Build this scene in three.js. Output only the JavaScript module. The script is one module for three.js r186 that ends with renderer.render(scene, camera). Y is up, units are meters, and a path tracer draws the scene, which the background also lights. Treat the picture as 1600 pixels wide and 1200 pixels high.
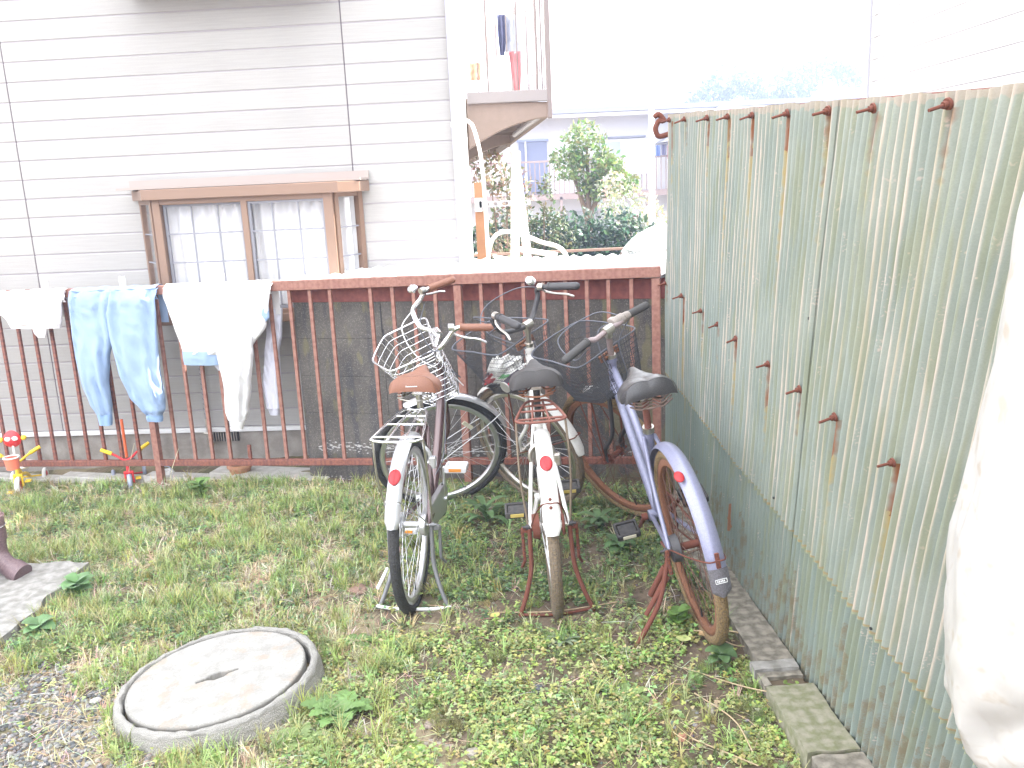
import * as THREE from 'three';
import { RoundedBoxGeometry } from 'three/addons/geometries/RoundedBoxGeometry.js';
import { mergeGeometries } from 'three/addons/utils/BufferGeometryUtils.js';
import { createNoise2D, createNoise3D } from 'simplex-noise';

// ---------- camera, sky, sun, exposure ----------
const scene = new THREE.Scene();
const camera = new THREE.PerspectiveCamera(46.997, 4 / 3, 0.05, 600);
camera.rotation.order = 'YXZ';
camera.position.set(0, 1.55, 0);
camera.rotation.set(-0.225793, 0, -0.045);
const renderer = new THREE.WebGLRenderer({ antialias: true });
renderer.toneMapping = THREE.LinearToneMapping;
renderer.toneMappingExposure = 5.8;
renderer.shadowMap.enabled = true;
renderer.shadowMap.type = THREE.PCFSoftShadowMap;

function mulberry(seed) { let a = seed >>> 0; return () => { a = (a + 0x6D2B79F5) | 0; let t = Math.imul(a ^ (a >>> 15), 1 | a); t = (t + Math.imul(t ^ (t >>> 7), 61 | t)) ^ t; return ((t ^ (t >>> 14)) >>> 0) / 4294967296; }; }
const rnd = mulberry(20241);
const rr = (a, b) => a + (b - a) * rnd();
const n2 = createNoise2D(mulberry(7)), n3 = createNoise3D(mulberry(11));
const clamp = (x, a = 0, b = 1) => Math.min(b, Math.max(a, x));
const lerp = (a, b, t) => a + (b - a) * t;
const sstep = (a, b, x) => { const t = clamp((x - a) / (b - a)); return t * t * (3 - 2 * t); };
function fbm(x, y, o = 4) { let s = 0, a = 0.5, f = 1; for (let i = 0; i < o; i++) { s += a * n2(x * f + i * 17.3, y * f - i * 9.1); a *= 0.5; f *= 2.03; } return s; }

{ // bright, slightly veiled autumn sky
  const W = 512, Hh = 256, d = new Float32Array(W * Hh * 4);
  for (let j = 0; j < Hh; j++) for (let i = 0; i < W; i++) {
    const el = (j + 0.5) / Hh * Math.PI - Math.PI / 2, az = i / W * Math.PI * 2;   // row 0 is the nadir
    const t = sstep(0, 1.15, Math.max(0, el));
    const cx = Math.cos(az) * Math.cos(el), cz = Math.sin(az) * Math.cos(el), cy = Math.sin(el);
    const c = sstep(-0.1, 0.45, n3(cx * 1.6, cy * 3.2, cz * 1.6) * 0.6 + n3(cx * 4.1, cy * 7, cz * 4.1) * 0.3) * sstep(0.02, 0.3, el);
    let r = lerp(1.0, 0.80, t), g = lerp(1.0, 0.86, t), b = lerp(1.0, 0.93, t);
    r = lerp(r, 1.14, c * 0.7); g = lerp(g, 1.12, c * 0.7); b = lerp(b, 1.10, c * 0.7);
    if (el < 0) { r *= 0.55; g *= 0.55; b *= 0.55; }
    const o = (j * W + i) * 4; d[o] = r; d[o + 1] = g; d[o + 2] = b; d[o + 3] = 1;
  }
  const sky = new THREE.DataTexture(d, W, Hh, THREE.RGBAFormat, THREE.FloatType);
  sky.mapping = THREE.EquirectangularReflectionMapping; sky.magFilter = THREE.LinearFilter; sky.needsUpdate = true;
  scene.background = sky; scene.environment = sky;
}
const sun = new THREE.DirectionalLight(new THREE.Color(1, 0.95, 0.87), 3.4);
sun.position.set(7.8, 6.4, -9.2); sun.target.position.set(0, 0, -8); sun.castShadow = true; sun.name = 'sun';
sun.shadow.mapSize.set(2048, 2048);
Object.assign(sun.shadow.camera, { left: -14, right: 14, top: 14, bottom: -14, near: 0.5, far: 60 });
scene.add(sun, sun.target);

// ---------- helpers ----------
const V = (x, y, z) => new THREE.Vector3(x, y, z);
const used = new Map();
function numbered(name) { const n = used.get(name) || 0; used.set(name, n + 1); return n ? name + '_' + String(n).padStart(3, '0') : name; }
function shade(o) { o.traverse(m => { if (m.isMesh) { m.castShadow = true; m.receiveShadow = true; } }); return o; }
function thing(name, label, category, p = [0, 0, 0], ry = 0, group) {
  const o = new THREE.Group(); o.name = numbered(name); o.position.set(...p); o.rotation.y = ry;
  o.userData = { label, category }; if (group) o.userData.group = group; scene.add(o); return o;
}
function part(name, geo, mat, parent, label) {
  const m = new THREE.Mesh(geo, mat); m.name = name; m.castShadow = m.receiveShadow = true;
  if (label) m.userData.label = label; parent.add(m); return m;
}
function sub(name, parent) { const g = new THREE.Group(); g.name = name; parent.add(g); return g; }
function solo(name, geo, mat, label, category, group) {
  const m = new THREE.Mesh(geo, mat); m.name = numbered(name); m.castShadow = m.receiveShadow = true;
  m.userData = { label, category }; if (group) m.userData.group = group; scene.add(m); return m;
}
function struct(name, geo, mat) { const m = new THREE.Mesh(geo, mat); m.name = numbered(name); m.castShadow = m.receiveShadow = true; m.userData.kind = 'structure'; scene.add(m); return m; }
function merge(list) {
  const L = list.flat(9).filter(Boolean).map(g => { let q = g.index ? g.toNonIndexed() : g; for (const k of Object.keys(q.attributes)) if (!['position', 'normal', 'uv'].includes(k)) q.deleteAttribute(k); if (!q.attributes.uv) q.setAttribute('uv', new THREE.BufferAttribute(new Float32Array(q.attributes.position.count * 2), 2)); return q; });
  return mergeGeometries(L, false);
}
// box with uv in metres
function uvBox(g) {
  const q = g.index ? g.toNonIndexed() : g, p = q.attributes.position, n = q.attributes.normal, uv = new Float32Array(p.count * 2);
  for (let i = 0; i < p.count; i++) {
    const ax = Math.abs(n.getX(i)), ay = Math.abs(n.getY(i)), az = Math.abs(n.getZ(i));
    if (ay >= ax && ay >= az) { uv[2 * i] = p.getX(i); uv[2 * i + 1] = p.getZ(i); } else if (ax >= az) { uv[2 * i] = p.getZ(i); uv[2 * i + 1] = p.getY(i); } else { uv[2 * i] = p.getX(i); uv[2 * i + 1] = p.getY(i); }
  }
  q.setAttribute('uv', new THREE.BufferAttribute(uv, 2)); return q;
}
const box = (w, h, d, x = 0, y = 0, z = 0) => uvBox(new THREE.BoxGeometry(w, h, d).translate(x, y, z));
const rbox = (w, h, d, x = 0, y = 0, z = 0, r = 0.004, s = 1) => uvBox(new RoundedBoxGeometry(w, h, d, s, Math.min(r, w * 0.45, h * 0.45, d * 0.45)).translate(x, y, z));
function cyl(a, b, r1, r2 = r1, seg = 10, open = false) {
  const A = V(...a), B = V(...b), dir = B.clone().sub(A), L = dir.length();
  const g = new THREE.CylinderGeometry(r2, r1, L, seg, 1, open);
  const q = new THREE.Quaternion().setFromUnitVectors(V(0, 1, 0), dir.normalize());
  return g.applyQuaternion(q).translate((a[0] + b[0]) / 2, (a[1] + b[1]) / 2, (a[2] + b[2]) / 2);
}
function tube(pts, r, seg = 0, rad = 8, closed = false, tension = 0.5) {
  const c = new THREE.CatmullRomCurve3(pts.map(p => V(...p)), closed, 'catmullrom', tension);
  const n = seg || pts.length * 8;
  const g = new THREE.TubeGeometry(c, n, r, rad, closed);
  if (closed) return g;
  const cap = i => { const t = c.getTangentAt(i), p = c.getPointAt(i); return new THREE.SphereGeometry(r, rad, 4).translate(p.x, p.y, p.z); };
  return merge([g, cap(0), cap(1)]);
}
const sph = (x, y, z, r, sx = 1, sy = 1, sz = 1, a = 14, b = 10) => new THREE.SphereGeometry(r, a, b).scale(sx, sy, sz).translate(x, y, z);
// surface from a function f(u,v)->[x,y,z]
function surf(f, nu, nv, uvs = 1, uvt = 1) {
  const pos = [], uv = [], idx = [];
  for (let j = 0; j <= nv; j++) for (let i = 0; i <= nu; i++) { const p = f(i / nu, j / nv); pos.push(p[0], p[1], p[2]); uv.push(i / nu * uvs, j / nv * uvt); }
  for (let j = 0; j < nv; j++) for (let i = 0; i < nu; i++) { const a = j * (nu + 1) + i, b = a + 1, c = a + nu + 1, e = c + 1; idx.push(a, b, c, b, e, c); }
  const g = new THREE.BufferGeometry(); g.setAttribute('position', new THREE.Float32BufferAttribute(pos, 3)); g.setAttribute('uv', new THREE.Float32BufferAttribute(uv, 2)); g.setIndex(idx); g.computeVertexNormals(); return g;
}
const lin = (r, g, b) => new THREE.Color().setRGB(r, g, b);
function tex(w, h, f, srgb = true, rx = 1, ry = 1) {   // f(x,y) -> [r,g,b] linear 0..1
  const d = new Uint8Array(w * h * 4), e = x => { x = clamp(x); return srgb ? 255 * (x <= 0.0031308 ? x * 12.92 : 1.055 * Math.pow(x, 1 / 2.4) - 0.055) : 255 * x; };
  for (let j = 0; j < h; j++) for (let i = 0; i < w; i++) { const c = f(i, j), o = (j * w + i) * 4; d[o] = e(c[0]); d[o + 1] = e(c[1]); d[o + 2] = e(c[2]); d[o + 3] = 255; }
  const t = new THREE.DataTexture(d, w, h, THREE.RGBAFormat); if (srgb) t.colorSpace = THREE.SRGBColorSpace;
  t.wrapS = t.wrapT = THREE.MirroredRepeatWrapping; t.magFilter = THREE.LinearFilter; t.minFilter = THREE.LinearMipmapLinearFilter; t.generateMipmaps = true; t.repeat.set(rx, ry); t.needsUpdate = true; return t;
}
const mix3 = (a, b, t) => [lerp(a[0], b[0], t), lerp(a[1], b[1], t), lerp(a[2], b[2], t)];
const std = (o) => new THREE.MeshStandardMaterial(o);
const phy = (o) => new THREE.MeshPhysicalMaterial(o);
const grain = tex(256, 256, (i, j) => { const v = 0.5 + 0.28 * fbm(i / 23, j / 23, 4) + 0.22 * (mulberryHash(i, j) - 0.5); return [v, v, v]; }, false);
function mulberryHash(i, j) { let h = Math.imul(i, 374761393) + Math.imul(j, 668265263); h = Math.imul(h ^ (h >>> 13), 1274126177); return ((h ^ (h >>> 16)) >>> 0) / 4294967296; }

// ---------- materials ----------
function noisy(base, alt, amt, freq, rough = 0.8, o = {}) {
  const t = tex(256, 256, (i, j) => { const k = clamp(0.5 + amt * fbm(i / freq, j / freq, 5)); const g = 0.94 + 0.12 * mulberryHash(i, j); return mix3(base, alt, k).map(c => c * g); });
  if (o.rep) t.repeat.set(o.rep, o.rep); const p = { map: t, roughness: rough, ...o }; delete p.rep; return std(p);
}
const M = {};
M.rustRed = noisy([0.225, 0.098, 0.074], [0.31, 0.155, 0.118], 1.1, 30, 0.66, { rep: 3 });
M.rustBrown = noisy([0.14, 0.055, 0.045], [0.24, 0.09, 0.06], 1.2, 22, 0.75, { rep: 3 });
M.rust = noisy([0.20, 0.06, 0.03], [0.09, 0.035, 0.03], 1.5, 18, 0.88, { rep: 6 });
M.rustOrange = noisy([0.27, 0.125, 0.065], [0.16, 0.065, 0.04], 1.5, 18, 0.85, { rep: 6 });
M.siding = std({ map: tex(512, 256, (i, j) => { const v = 0.385 + 0.03 * fbm(i / 160, j / 6, 3) + 0.03 * fbm(i / 300, j / 200, 2) + 0.02 * (mulberryHash(i, j) - 0.5); return [v * 1.0, v * 0.962, v * 0.925]; }, true, 0.8, 1.6), roughness: 0.72 });
M.sidingGap = std({ color: lin(0.35, 0.325, 0.34), roughness: 0.9 });
M.caulk = std({ color: lin(0.14, 0.12, 0.13), roughness: 0.9 });
M.whiteTrim = std({ color: lin(0.72, 0.72, 0.72), roughness: 0.5 });
M.dull = std({ color: lin(0.24, 0.24, 0.25), metalness: 0.5, roughness: 0.45 });
M.lavPipe = std({ color: lin(0.46, 0.45, 0.55), roughness: 0.45 });
M.bronze = std({ color: lin(0.25, 0.16, 0.115), roughness: 0.42, metalness: 0.15 });
M.bronzeLight = std({ color: lin(0.36, 0.30, 0.27), roughness: 0.42, metalness: 0.15 });
M.muntin = std({ color: lin(0.24, 0.24, 0.27), roughness: 0.5 });
M.paneGlass = phy({ color: 0xffffff, roughness: 0.12, transmission: 1, thickness: 0, ior: 1.45 });
M.curtain = std({ color: lin(0.72, 0.72, 0.74), roughness: 1, side: THREE.DoubleSide });
M.concrete = noisy([0.31, 0.295, 0.275], [0.20, 0.19, 0.17], 1.3, 26, 0.95, { bumpMap: grain, bumpScale: 0.0012, rep: 1.4 });
M.concretePale = noisy([0.55, 0.53, 0.5], [0.42, 0.40, 0.37], 1.0, 30, 0.95, { bumpMap: grain, bumpScale: 0.001, rep: 1.4 });
M.foundation = noisy([0.37, 0.34, 0.31], [0.25, 0.225, 0.20], 1.2, 40, 0.95, { rep: 0.8 });
M.whitePlastic = std({ color: lin(0.8, 0.8, 0.8), roughness: 0.35 });
M.black = std({ color: lin(0.03, 0.03, 0.033), roughness: 0.5 });
M.blackDusty = noisy([0.035, 0.032, 0.033], [0.06, 0.054, 0.052], 1, 40, 0.58, { rep: 4 });
M.tyre = std({ map: tex(256, 64, (i, j) => { const v = 0.034 + 0.014 * fbm(i / 20, j / 12, 3) + 0.015 * mulberryHash(i, j); return [v, v * 0.97, v * 0.97]; }, true, 8, 2), roughness: 0.85, bumpMap: tex(64, 64, (i, j) => { const v = ((i + (j % 32 < 16 ? 16 : 0)) % 32 < 20 && j % 16 < 12) ? 1 : 0; return [v, v, v]; }, false, 70, 4), bumpScale: 0.004 });
M.tyreDusty = M.tyre.clone(); M.tyreDusty.map = tex(256, 64, (i, j) => { const v = clamp(0.5 + fbm(i / 18, j / 10, 3)); return mix3([0.22, 0.16, 0.10], [0.14, 0.115, 0.09], v); }, true, 8, 2);
M.tyreMud = M.tyre.clone(); M.tyreMud.map = tex(256, 64, (i, j) => { const v = clamp(0.5 + fbm(i / 18, j / 10, 3)); return mix3([0.30, 0.20, 0.09], [0.16, 0.115, 0.07], v); }, true, 8, 2);
M.chrome = std({ color: lin(0.80, 0.80, 0.82), metalness: 1, roughness: 0.22 });
M.chromeDull = noisy([0.70, 0.69, 0.68], [0.52, 0.46, 0.38], 0.7, 30, 0.36, { metalness: 1, rep: 4 });
M.alu = std({ color: lin(0.72, 0.72, 0.74), metalness: 0.9, roughness: 0.38 });
M.spoke = std({ color: lin(0.68, 0.68, 0.7), metalness: 0.9, roughness: 0.35 });
M.spokeRust = std({ color: lin(0.15, 0.08, 0.06), metalness: 0.2, roughness: 0.8 });
M.tan = noisy([0.215, 0.09, 0.055], [0.26, 0.12, 0.075], 0.8, 50, 0.48, { rep: 3, bumpMap: grain, bumpScale: 0.0006 });
M.plum = phy({ color: lin(0.10, 0.055, 0.055), metalness: 0.3, roughness: 0.32, clearcoat: 0.9, clearcoatRoughness: 0.08 });
M.whitePaint = phy({ map: tex(256, 256, (i, j) => { const s = sstep(0.42, 0.55, fbm(i / 26, j / 26, 4) + 0.12 * fbm(i / 5, j / 5, 2)); return mix3([0.74, 0.73, 0.70], [0.25, 0.11, 0.06], s); }, true, 3, 3), roughness: 0.32, clearcoat: 0.5, clearcoatRoughness: 0.15 });
M.lavender = phy({ map: tex(256, 256, (i, j) => { const v = fbm(i / 40, j / 40, 4); const s = sstep(0.28, 0.55, fbm(i / 24 + 40, j / 24, 5)); return mix3([0.235 + v * 0.05, 0.24 + v * 0.05, 0.35 + v * 0.04], [0.17, 0.145, 0.15], s); }, true, 3, 3), roughness: 0.42, metalness: 0.25, clearcoat: 0.4, clearcoatRoughness: 0.3 });
M.silverFender = std({ color: lin(0.72, 0.73, 0.76), metalness: 0.75, roughness: 0.3 });
M.darkGrey = std({ color: lin(0.055, 0.052, 0.055), roughness: 0.55 });
M.greyGrip = noisy([0.05, 0.048, 0.05], [0.09, 0.083, 0.078], 1, 30, 0.8, { rep: 4 });
M.cable = std({ color: lin(0.10, 0.105, 0.125), roughness: 0.5 });
M.wireBlack = std({ color: lin(0.045, 0.045, 0.05), roughness: 0.6 });
M.redLens = phy({ color: lin(0.33, 0.006, 0.01), roughness: 0.5, clearcoat: 0.15, bumpMap: grain, bumpScale: 0.001 });
M.amber = phy({ color: lin(0.75, 0.28, 0.05), roughness: 0.2, clearcoat: 1 });
M.yellowLens = phy({ color: lin(0.55, 0.42, 0.12), roughness: 0.3 });
M.paleLens = phy({ color: lin(0.62, 0.58, 0.45), roughness: 0.3 });
M.clearPlastic = phy({ color: lin(0.75, 0.75, 0.78), roughness: 0.25, metalness: 0.2 });
// ---------- terrain ----------
const KX = 0.045;
function gy(x, z) {   // height of the soil
  let y = KX * (clamp(x, -4.2, 1.1) - 0.1);
  y += 0.014 * n2(x * 1.7, z * 1.7) + 0.006 * n2(x * 6, z * 6);
  const t = sstep(5.9, 9, -z) * 0.4 + sstep(9.5, 13, -z) * 0.4 + sstep(13, 20, -z) * 0.8;
  return y * (1 - sstep(5.9, 9, -z)) - t;
}
{
  const xs = [], zs = [];
  for (let x = -400; x < -40; x += 60) xs.push(x); for (let x = -40; x < -5; x += 5) xs.push(x);
  for (let x = -5; x <= 3.001; x += 0.05) xs.push(x); for (let x = 4; x <= 40; x += 4) xs.push(x); for (let x = 60; x <= 400; x += 60) xs.push(x);
  for (let z = -560; z < -40; z += 40) zs.push(z); for (let z = -40; z < -6; z += 1) zs.push(z);
  for (let z = -6; z <= -0.5; z += 0.05) zs.push(z); for (let z = 0; z <= 12; z += 2) zs.push(z); for (let z = 30; z <= 300; z += 60) zs.push(z);
  const pos = [], uv = [], idx = [], n = xs.length;
  for (const z of zs) for (const x of xs) { pos.push(x, gy(x, z), z); uv.push((x + 3.4) / 4.6, (z + 5.8) / 4.6); }
  for (let j = 0; j < zs.length - 1; j++) for (let i = 0; i < n - 1; i++) { const a = j * n + i; idx.push(a, a + n, a + 1, a + 1, a + n, a + n + 1); }
  const g = new THREE.BufferGeometry(); g.setAttribute('position', new THREE.Float32BufferAttribute(pos, 3)); g.setAttribute('uv', new THREE.Float32BufferAttribute(uv, 2)); g.setIndex(idx); g.computeVertexNormals();
  const S = 1536, soil = tex(S, S, (i, j) => {
    const x = i / S * 4.6 - 3.4, z = j / S * 4.6 - 5.8;
    const v = fbm(x * 5, z * 5, 5), w = fbm(x * 22 + 9, z * 22, 4), k = mulberryHash(i, j), k2 = mulberryHash(i >> 2, j >> 2);
    let c = mix3([0.085, 0.061, 0.042], [0.155, 0.116, 0.08], clamp(0.5 + v * 0.8 + w * 0.5));
    const moss = sstep(0.05, 0.45, fbm(x * 3 + 30, z * 3, 4) + 0.25 * w); c = mix3(c, [0.10, 0.12, 0.035], moss * 0.5);
    const straw = sstep(0.0, 0.45, fbm(x * 2 - 11, z * 2 + 5, 3) + 0.3 * n2(x * 60 + z * 20, z * 9) + 0.28 - 0.5 * sstep(-0.7, 0.1, x)); c = mix3(c, [0.34, 0.28, 0.17], straw * 0.55);
    if (k2 > 0.985) c = mix3(c, [0.30, 0.27, 0.23], 0.8);
    const s = 0.8 + 0.4 * k; return c.map(q => q * s);
  });
  struct('ground', g, std({ map: soil, roughness: 1, bumpMap: soil, bumpScale: 0.008 }));
}

// ---------- house on the left ----------
const HA = Math.atan2(0.073, 0.997);
const house = thing('house', 'beige house with horizontal siding, brown bay window and balcony behind the fence', 'house', [-3.332, 0, -5.464], -HA);
{
  const wallM = M.siding, y0 = 0.1305, st = 0.1107;
  // core behind the boards
  part('wall', merge([box(6.6, 5.8, 0.12, -0.18, 3.03, -0.0635)]), M.sidingGap, house);
  part('foundation', box(6.55, 0.5, 0.16, -0.16, -0.145, -0.085), M.foundation, house);
  part('sill_strip', rbox(6.6, 0.026, 0.03, -0.18, 0.115, 0.012, 0.003), M.whiteTrim, house);
  const joints = [-3.48, -1.527, 0.473, 2.472, 3.12], cache = {};
  const boardGeo = (w, h) => { const k = w.toFixed(3) + '_' + h; if (cache[k]) return cache[k];
    const s = new THREE.Shape(); const d = 0.016; s.moveTo(0, 0); s.lineTo(d * 0.5, 0); s.lineTo(d, 0.004); s.lineTo(d, h - 0.007); s.lineTo(d * 0.86, h - 0.003); s.lineTo(d * 0.5, h); s.lineTo(0, h); s.closePath();
    const g = new THREE.ExtrudeGeometry(s, { depth: w, bevelEnabled: false, steps: 1 }); g.rotateY(-Math.PI / 2).translate(w, 0, -0.032 + 0.016); // profile x -> z
    g.rotateY(0); return cache[k] = uvBox(g); };
  const rowsSeen = 25, rowsAll = 47;
  const tones = [0, 1, 2].map(i => { const m = wallM.clone(); m.color.setScalar([1, 0.975, 0.955][i]); m.map = wallM.map; return m; });
  const hid = [];
  for (let r = 0; r < rowsAll; r++) for (let k = 0; k < 4; k++) {
    const a = joints[k] + 0.004, w = joints[k + 1] - joints[k] - 0.008, y = y0 + r * st, gap = (r % 4 === 0) ? 0.0042 : 0.0026;
    const g = boardGeo(w, +(st - gap).toFixed(4));
    if (r < rowsSeen && k > 0) { const m = part('siding_board', g, tones[(r * 7 + k * 5) % 3], house); m.position.set(a, y, 0); }
    else hid.push(g.clone().translate(a, y, 0));
  }
  const up = part('upper_siding', merge(hid), wallM, house); up.userData.kind = 'stuff';
  for (const j of [-1.527, 0.473, 2.472]) part('joint_strip', box(0.008, 5.2, 0.004, j, 0.13 + 2.6, -0.004), M.caulk, house);
  part('corner_trim', rbox(0.055, 5.3, 0.05, 3.118, 2.78, 0.0, 0.006), M.whiteTrim, house);
  part('side_wall', box(0.1, 5.3, 9.5, -0.05, 2.78, -4.75).rotateY(0.121).translate(3.085, 0, -0.05), M.whiteTrim, house);
  part('roof', merge([box(7.4, 0.16, 10.6, -0.1, 5.6, -4.9)]), M.bronze, house);
  // downpipe
  const dp = sub('downpipe', house); dp.position.set(0, 0, 0);
  part('pipe', cyl([3.088, 1.05, 0.038], [3.088, 5.4, 0.038], 0.021, 0.021, 14), M.lavPipe, dp);
  for (const y of [1.40, 1.86, 2.9, 3.9]) part('pipe_clip', merge([cyl([3.088, y, 0.038], [3.088, y + 0.03, 0.038], 0.025, 0.025, 14), box(0.05, 0.014, 0.04, 3.088, y + 0.015, 0.012)]), M.whiteTrim, dp);
  part('pipe_lower', cyl([3.088, -0.1, 0.038], [3.088, 1.05, 0.038], 0.021, 0.021, 14), M.lavPipe, dp);
  // base vent grille
  const v = sub('vent_grille', house);
  part('grille_recess', box(0.17, 0.07, 0.01, 1.525, 0.072, 0.0), M.black, v);
  for (let i = 0; i < 10; i++) part('slat', box(0.006, 0.066, 0.012, 1.452 + i * 0.0163, 0.072, 0.009), M.foundation, v);
  // bay window
  const bw = sub('bay_window', house), add = (n, g, m) => part(n, g, m, bw);
  const Z = 0.2, yT = 1.52, yB = 0.865;
  const can = new THREE.Shape(); can.moveTo(1.145, -0.02); can.lineTo(1.318, -0.262); can.lineTo(2.44, -0.262); can.lineTo(2.545, -0.2); can.lineTo(2.56, -0.02); can.closePath();
  const canG = new THREE.ExtrudeGeometry(can, { depth: 0.052, bevelEnabled: true, bevelSize: 0.004, bevelThickness: 0.004, bevelSegments: 1 }); canG.rotateX(-Math.PI / 2).scale(1, 1, 1);
  // shape's y is -z, so after the turn it faces outwards
  add('canopy', uvBox(canG.translate(0, 1.535, 0)), M.bronze);
  add('canopy_flashing', merge([box(1.41, 0.012, 0.2, 1.852, 1.600, 0.11), box(1.43, 0.05, 0.012, 1.852, 1.622, 0.02)]), M.bronzeLight);
  add('window_sill', rbox(1.16, 0.05, 0.24, 1.87, 0.838, 0.11, 0.004), M.bronze);
  add('frame', merge([rbox(1.03, 0.035, 0.05, 1.872, yT, Z), rbox(1.03, 0.03, 0.05, 1.872, 0.875, Z), rbox(0.045, 0.68, 0.06, 1.375, 1.195, Z), rbox(0.055, 0.68, 0.06, 2.37, 1.195, Z)]), M.bronze);
  add('meeting_stile', rbox(0.036, 0.63, 0.035, 1.884, 1.2, Z + 0.008), M.bronze);
  const sash = (x0, x1, cols, z) => {
    const w = x1 - x0;
    add('sash_frame', merge([box(0.014, 0.61, 0.02, x0 + 0.007, 1.2, z), box(0.014, 0.61, 0.02, x1 - 0.007, 1.2, z), box(w, 0.014, 0.02, (x0 + x1) / 2, 1.497, z + 0.001), box(w, 0.014, 0.02, (x0 + x1) / 2, 0.9, z + 0.001)]), M.muntin);
    add('pane', box(w - 0.02, 0.595, 0.004, (x0 + x1) / 2, 1.2, z - 0.006), M.paneGlass);
    for (const c of cols) add('muntin', box(0.008, 0.59, 0.008, c, 1.2, z + 0.002), M.muntin);
    for (const y of [1.336, 1.172, 1.01]) add('muntin', box(w - 0.02, 0.008, 0.006, (x0 + x1) / 2, y, z + 0.0025), M.muntin);
  };
  sash(1.402, 1.866, [1.563, 1.717], Z - 0.012); sash(1.902, 2.344, [2.04, 2.192], Z + 0.002);
  const wing = (xa, za, xb, zb, dark) => {   // angled side light
    const L = Math.hypot(xb - xa, zb - za), an = -Math.atan2(zb - za, xb - xa), mk = (g) => g.rotateY(an).translate((xa + xb) / 2, 0, (za + zb) / 2);
    add('wing_frame', mk(merge([box(0.03, 0.68, 0.03, -L / 2 + 0.01, 1.195, 0), box(0.035, 0.68, 0.04, L / 2 - 0.01, 1.195, 0.002), box(L, 0.03, 0.03, 0, 1.521, 0.003), box(L, 0.03, 0.03, 0, 0.876, 0.003)])), M.bronze);
    add('wing_pane', mk(box(L - 0.05, 0.62, 0.004, 0, 1.2, 0)), M.paneGlass);
    for (const y of [1.336, 1.172, 1.01]) add('muntin', mk(box(L - 0.05, 0.008, 0.006, 0, y, 0.006)), M.muntin);
  };
  wing(2.395, Z, 2.495, 0.01); wing(1.19, 0.01, 1.352, Z);
  const cur = (x0, x1, z, seed) => surf((u, t) => [lerp(x0, x1, u), lerp(0.9, 1.5, t), z + 0.014 * Math.sin(u * 44 + seed + 1.5 * Math.sin(t * 2)) + 0.006 * n2(u * 9, t * 3 + seed)], 70, 8);
  add('curtain', cur(1.40, 1.87, 0.12, 0), M.curtain); add('curtain', cur(1.89, 2.46, 0.10, 2), M.curtain);
  add('bay_back', box(1.22, 0.66, 0.01, 1.86, 1.195, 0.03), M.curtain);
  // box of the upper floor jutting out over the window
  const ub = sub('upper_bay', house);
  part('bay_body', rbox(1.14, 1.5, 0.28, 1.88, 3.42, 0.13, 0.01), M.bronze, ub);
  part('bay_base', rbox(1.2, 0.05, 0.32, 1.88, 2.69, 0.15, 0.008), M.bronzeLight, ub);
  part('upper_pane', box(1.0, 1.2, 0.006, 1.88, 3.45, 0.274), M.paneGlass, ub);
}
const attach = (o, to) => { scene.updateMatrixWorld(true); to.attach(o); return o; };
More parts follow.
